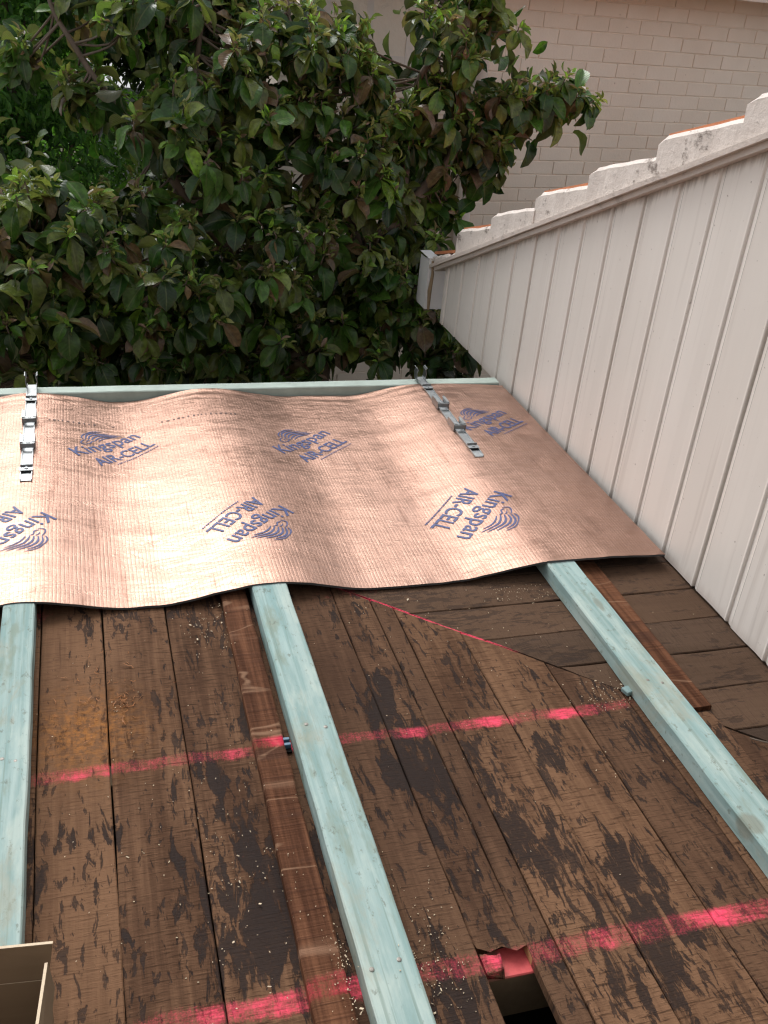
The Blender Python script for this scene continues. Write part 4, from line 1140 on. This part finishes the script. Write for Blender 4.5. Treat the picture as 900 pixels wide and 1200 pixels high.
panel('box_side', [(-0.107, 0.943, 0.047), (-0.140, 0.56, 0.047), (-0.140, 0.56, ZC), (-0.107, 0.943, ZC)], 0.004, (1, -0.09, 0))
panel('box_flap', [(-0.099, 0.930, ZC + 0.001), (-0.130, 0.565, ZC + 0.001), (-0.145, 0.565, 0.236), (-0.104, 0.924, 0.238)], 0.004, (1, -0.09, 0.1))
panel('box_side', [(-0.48, 0.978, 0.047), (-0.515, 0.595, 0.047), (-0.515, 0.595, ZC), (-0.48, 0.978, ZC)], 0.004, (-1, 0.09, 0))
panel('box_side', [(-0.515, 0.595, 0.047), (-0.14, 0.56, 0.047), (-0.14, 0.56, ZC), (-0.515, 0.595, ZC)], 0.004, (-0.09, -1, 0))
panel('box_floor', [(-0.478, 0.976, 0.048), (-0.109, 0.941, 0.048), (-0.142, 0.562, 0.048), (-0.513, 0.597, 0.048)], 0.003, (0, 0, 1))

# ------------------------------------------------------------------ scraps on the deck
def scrap(name, pts, z0, th, mat, label, cat, rz=0):
    n = len(pts)
    V = [(x, y, z0) for x, y in pts] + [(x, y, z0 + th + 0.002 * math.sin(i * 2.3)) for i, (x, y) in enumerate(pts)]
    F = [tuple(reversed(range(n))), tuple(range(n, 2 * n))] + [(i, (i + 1) % n, n + (i + 1) % n, n + i) for i in range(n)]
    o = link(name, mesh(name, V, F), mat); tag(o, label, cat); return o
bp = empty('plastic_packer', (0.345, 1.525, 0)); tag(bp, 'small blue plastic scrap wedged between the old batten and the middle batten', 'plastic scrap')
for k in range(2):
    o = link('rib', box_mesh('rib', -0.010, 0.012, -0.004, 0.004, 0.002, 0.016, 0.001, 1), M['blue_plastic'], bp, (0, 0.016 * (k - 0.5), 0))
link('base', box_mesh('base', -0.011, 0.013, -0.022, 0.022, 0.001, 0.006), M['tar'], bp)
pk = link('shim', box_mesh('shim', -0.010, 0.010, -0.012, 0.012, 0, 0.012, 0.002, 1), M['packer'], None, (1.169, 1.560, 0.001), 0.3)
tag(pk, 'little pale blue packing shim poking from under the turquoise batten', 'shim')
V, F = [], []
tube_geo(smooth_path([(1.372, 1.362, 0.006), (1.40, 1.338, 0.010), (1.44, 1.33, 0.007), (1.50, 1.322, 0.006)], 4), [0.0020 - 0.001 * k / 12 for k in range(13)], V, F, 6)
o = link('twig', mesh('twig', V, F), M['bark']); tag(o, 'thin dark twig on the boards near the foot of the cream wall', 'twig')

def chips(name, spots, n, smin, smax, mat, label, seed, curl=False):
    rg = random.Random(seed); V, F = [], []
    for _ in range(n):
        cx, cy, sx, sy = rg.choice(spots)
        x = rg.gauss(cx, sx); y = rg.gauss(cy, sy)
        if not (-0.15 < x < 1.54 and 0.75 < y < 2.03): continue
        z = 0.003
        for a, b, h in ((0.362, 0.451, BH + 0.002), (1.176, 1.263, BH + 0.002), (0.258, 0.345, 0.023)):
            if a - 0.006 < x < b + 0.006: z = h
        if 0.56 < x < 0.68 and y < 1.03: continue
        if z > 0.04 and rg.random() < 0.8: continue
        s = rg.uniform(smin, smax) * (2.4 if rg.random() < 0.05 else 1); a = rg.uniform(0, 6.28); w = s * rg.uniform(0.25, 0.6)
        c, sn = math.cos(a), math.sin(a); b = len(V)
        if curl:
            k = 5
            for i in range(k + 1):
                t = i / k - 0.5; bend = s * 1.2 * t * t * rg.uniform(0.8, 1.2)
                px = t * s * 2; zz = z + abs(math.sin(t * 5)) * s * 0.4
                for q in (-1, 1): V.append((x + px * c - (bend + q * w * 0.25) * sn, y + px * sn + (bend + q * w * 0.25) * c, zz + q * 0.0004))
            for i in range(k): F.append((b + 2 * i, b + 2 * i + 1, b + 2 * i + 3, b + 2 * i + 2))
        else:
            pts = [(-s, -w * 0.6), (s * 0.7, -w), (s, w * 0.7), (-s * 0.6, w)]
            t1, t2 = rg.uniform(0, 0.5) * s, rg.uniform(0, 0.3) * s
            for i, (px, py) in enumerate(pts): V.append((x + px * c - py * sn, y + px * sn + py * c, z + (t1 if i in (1, 2) else 0)))
            for i, (px, py) in enumerate(pts): V.append((x + px * c - py * sn, y + px * sn + py * c, z + (t1 if i in (1, 2) else 0) + 0.0012))
            F += [(b, b + 3, b + 2, b + 1), (b + 4, b + 5, b + 6, b + 7)] + [(b + i, b + (i + 1) % 4, b + 4 + (i + 1) % 4, b + 4 + i) for i in range(4)]
    o = link(name, mesh(name, V, F), mat); tag(o, label, kind='stuff', cat='debris'); return o
chips('wood_chips', [(0.5, 1.4, 0.45, 0.35), (0.49, 1.01, 0.03, 0.06), (0.49, 0.96, 0.03, 0.04), (1.13, 1.56, 0.04, 0.03), (1.08, 2.0, 0.06, 0.03), (0.34, 0.96, 0.015, 0.06), (0.9, 1.75, 0.25, 0.2), (0.05, 1.5, 0.12, 0.3), (0.24, 1.95, 0.03, 0.06), (0.22, 1.2, 0.05, 0.12)], 900, 0.0004, 0.0017, M['chip'], 'scattered pale wood chips and sawdust over the boards', 5)
chips('wood_shavings', [(0.03, 1.72, 0.014, 0.022), (-0.03, 1.66, 0.06, 0.06), (-0.02, 1.78, 0.06, 0.06)], 120, 0.003, 0.007, M['shaving'], 'orange curled wood shavings on the left boards', 6, True)
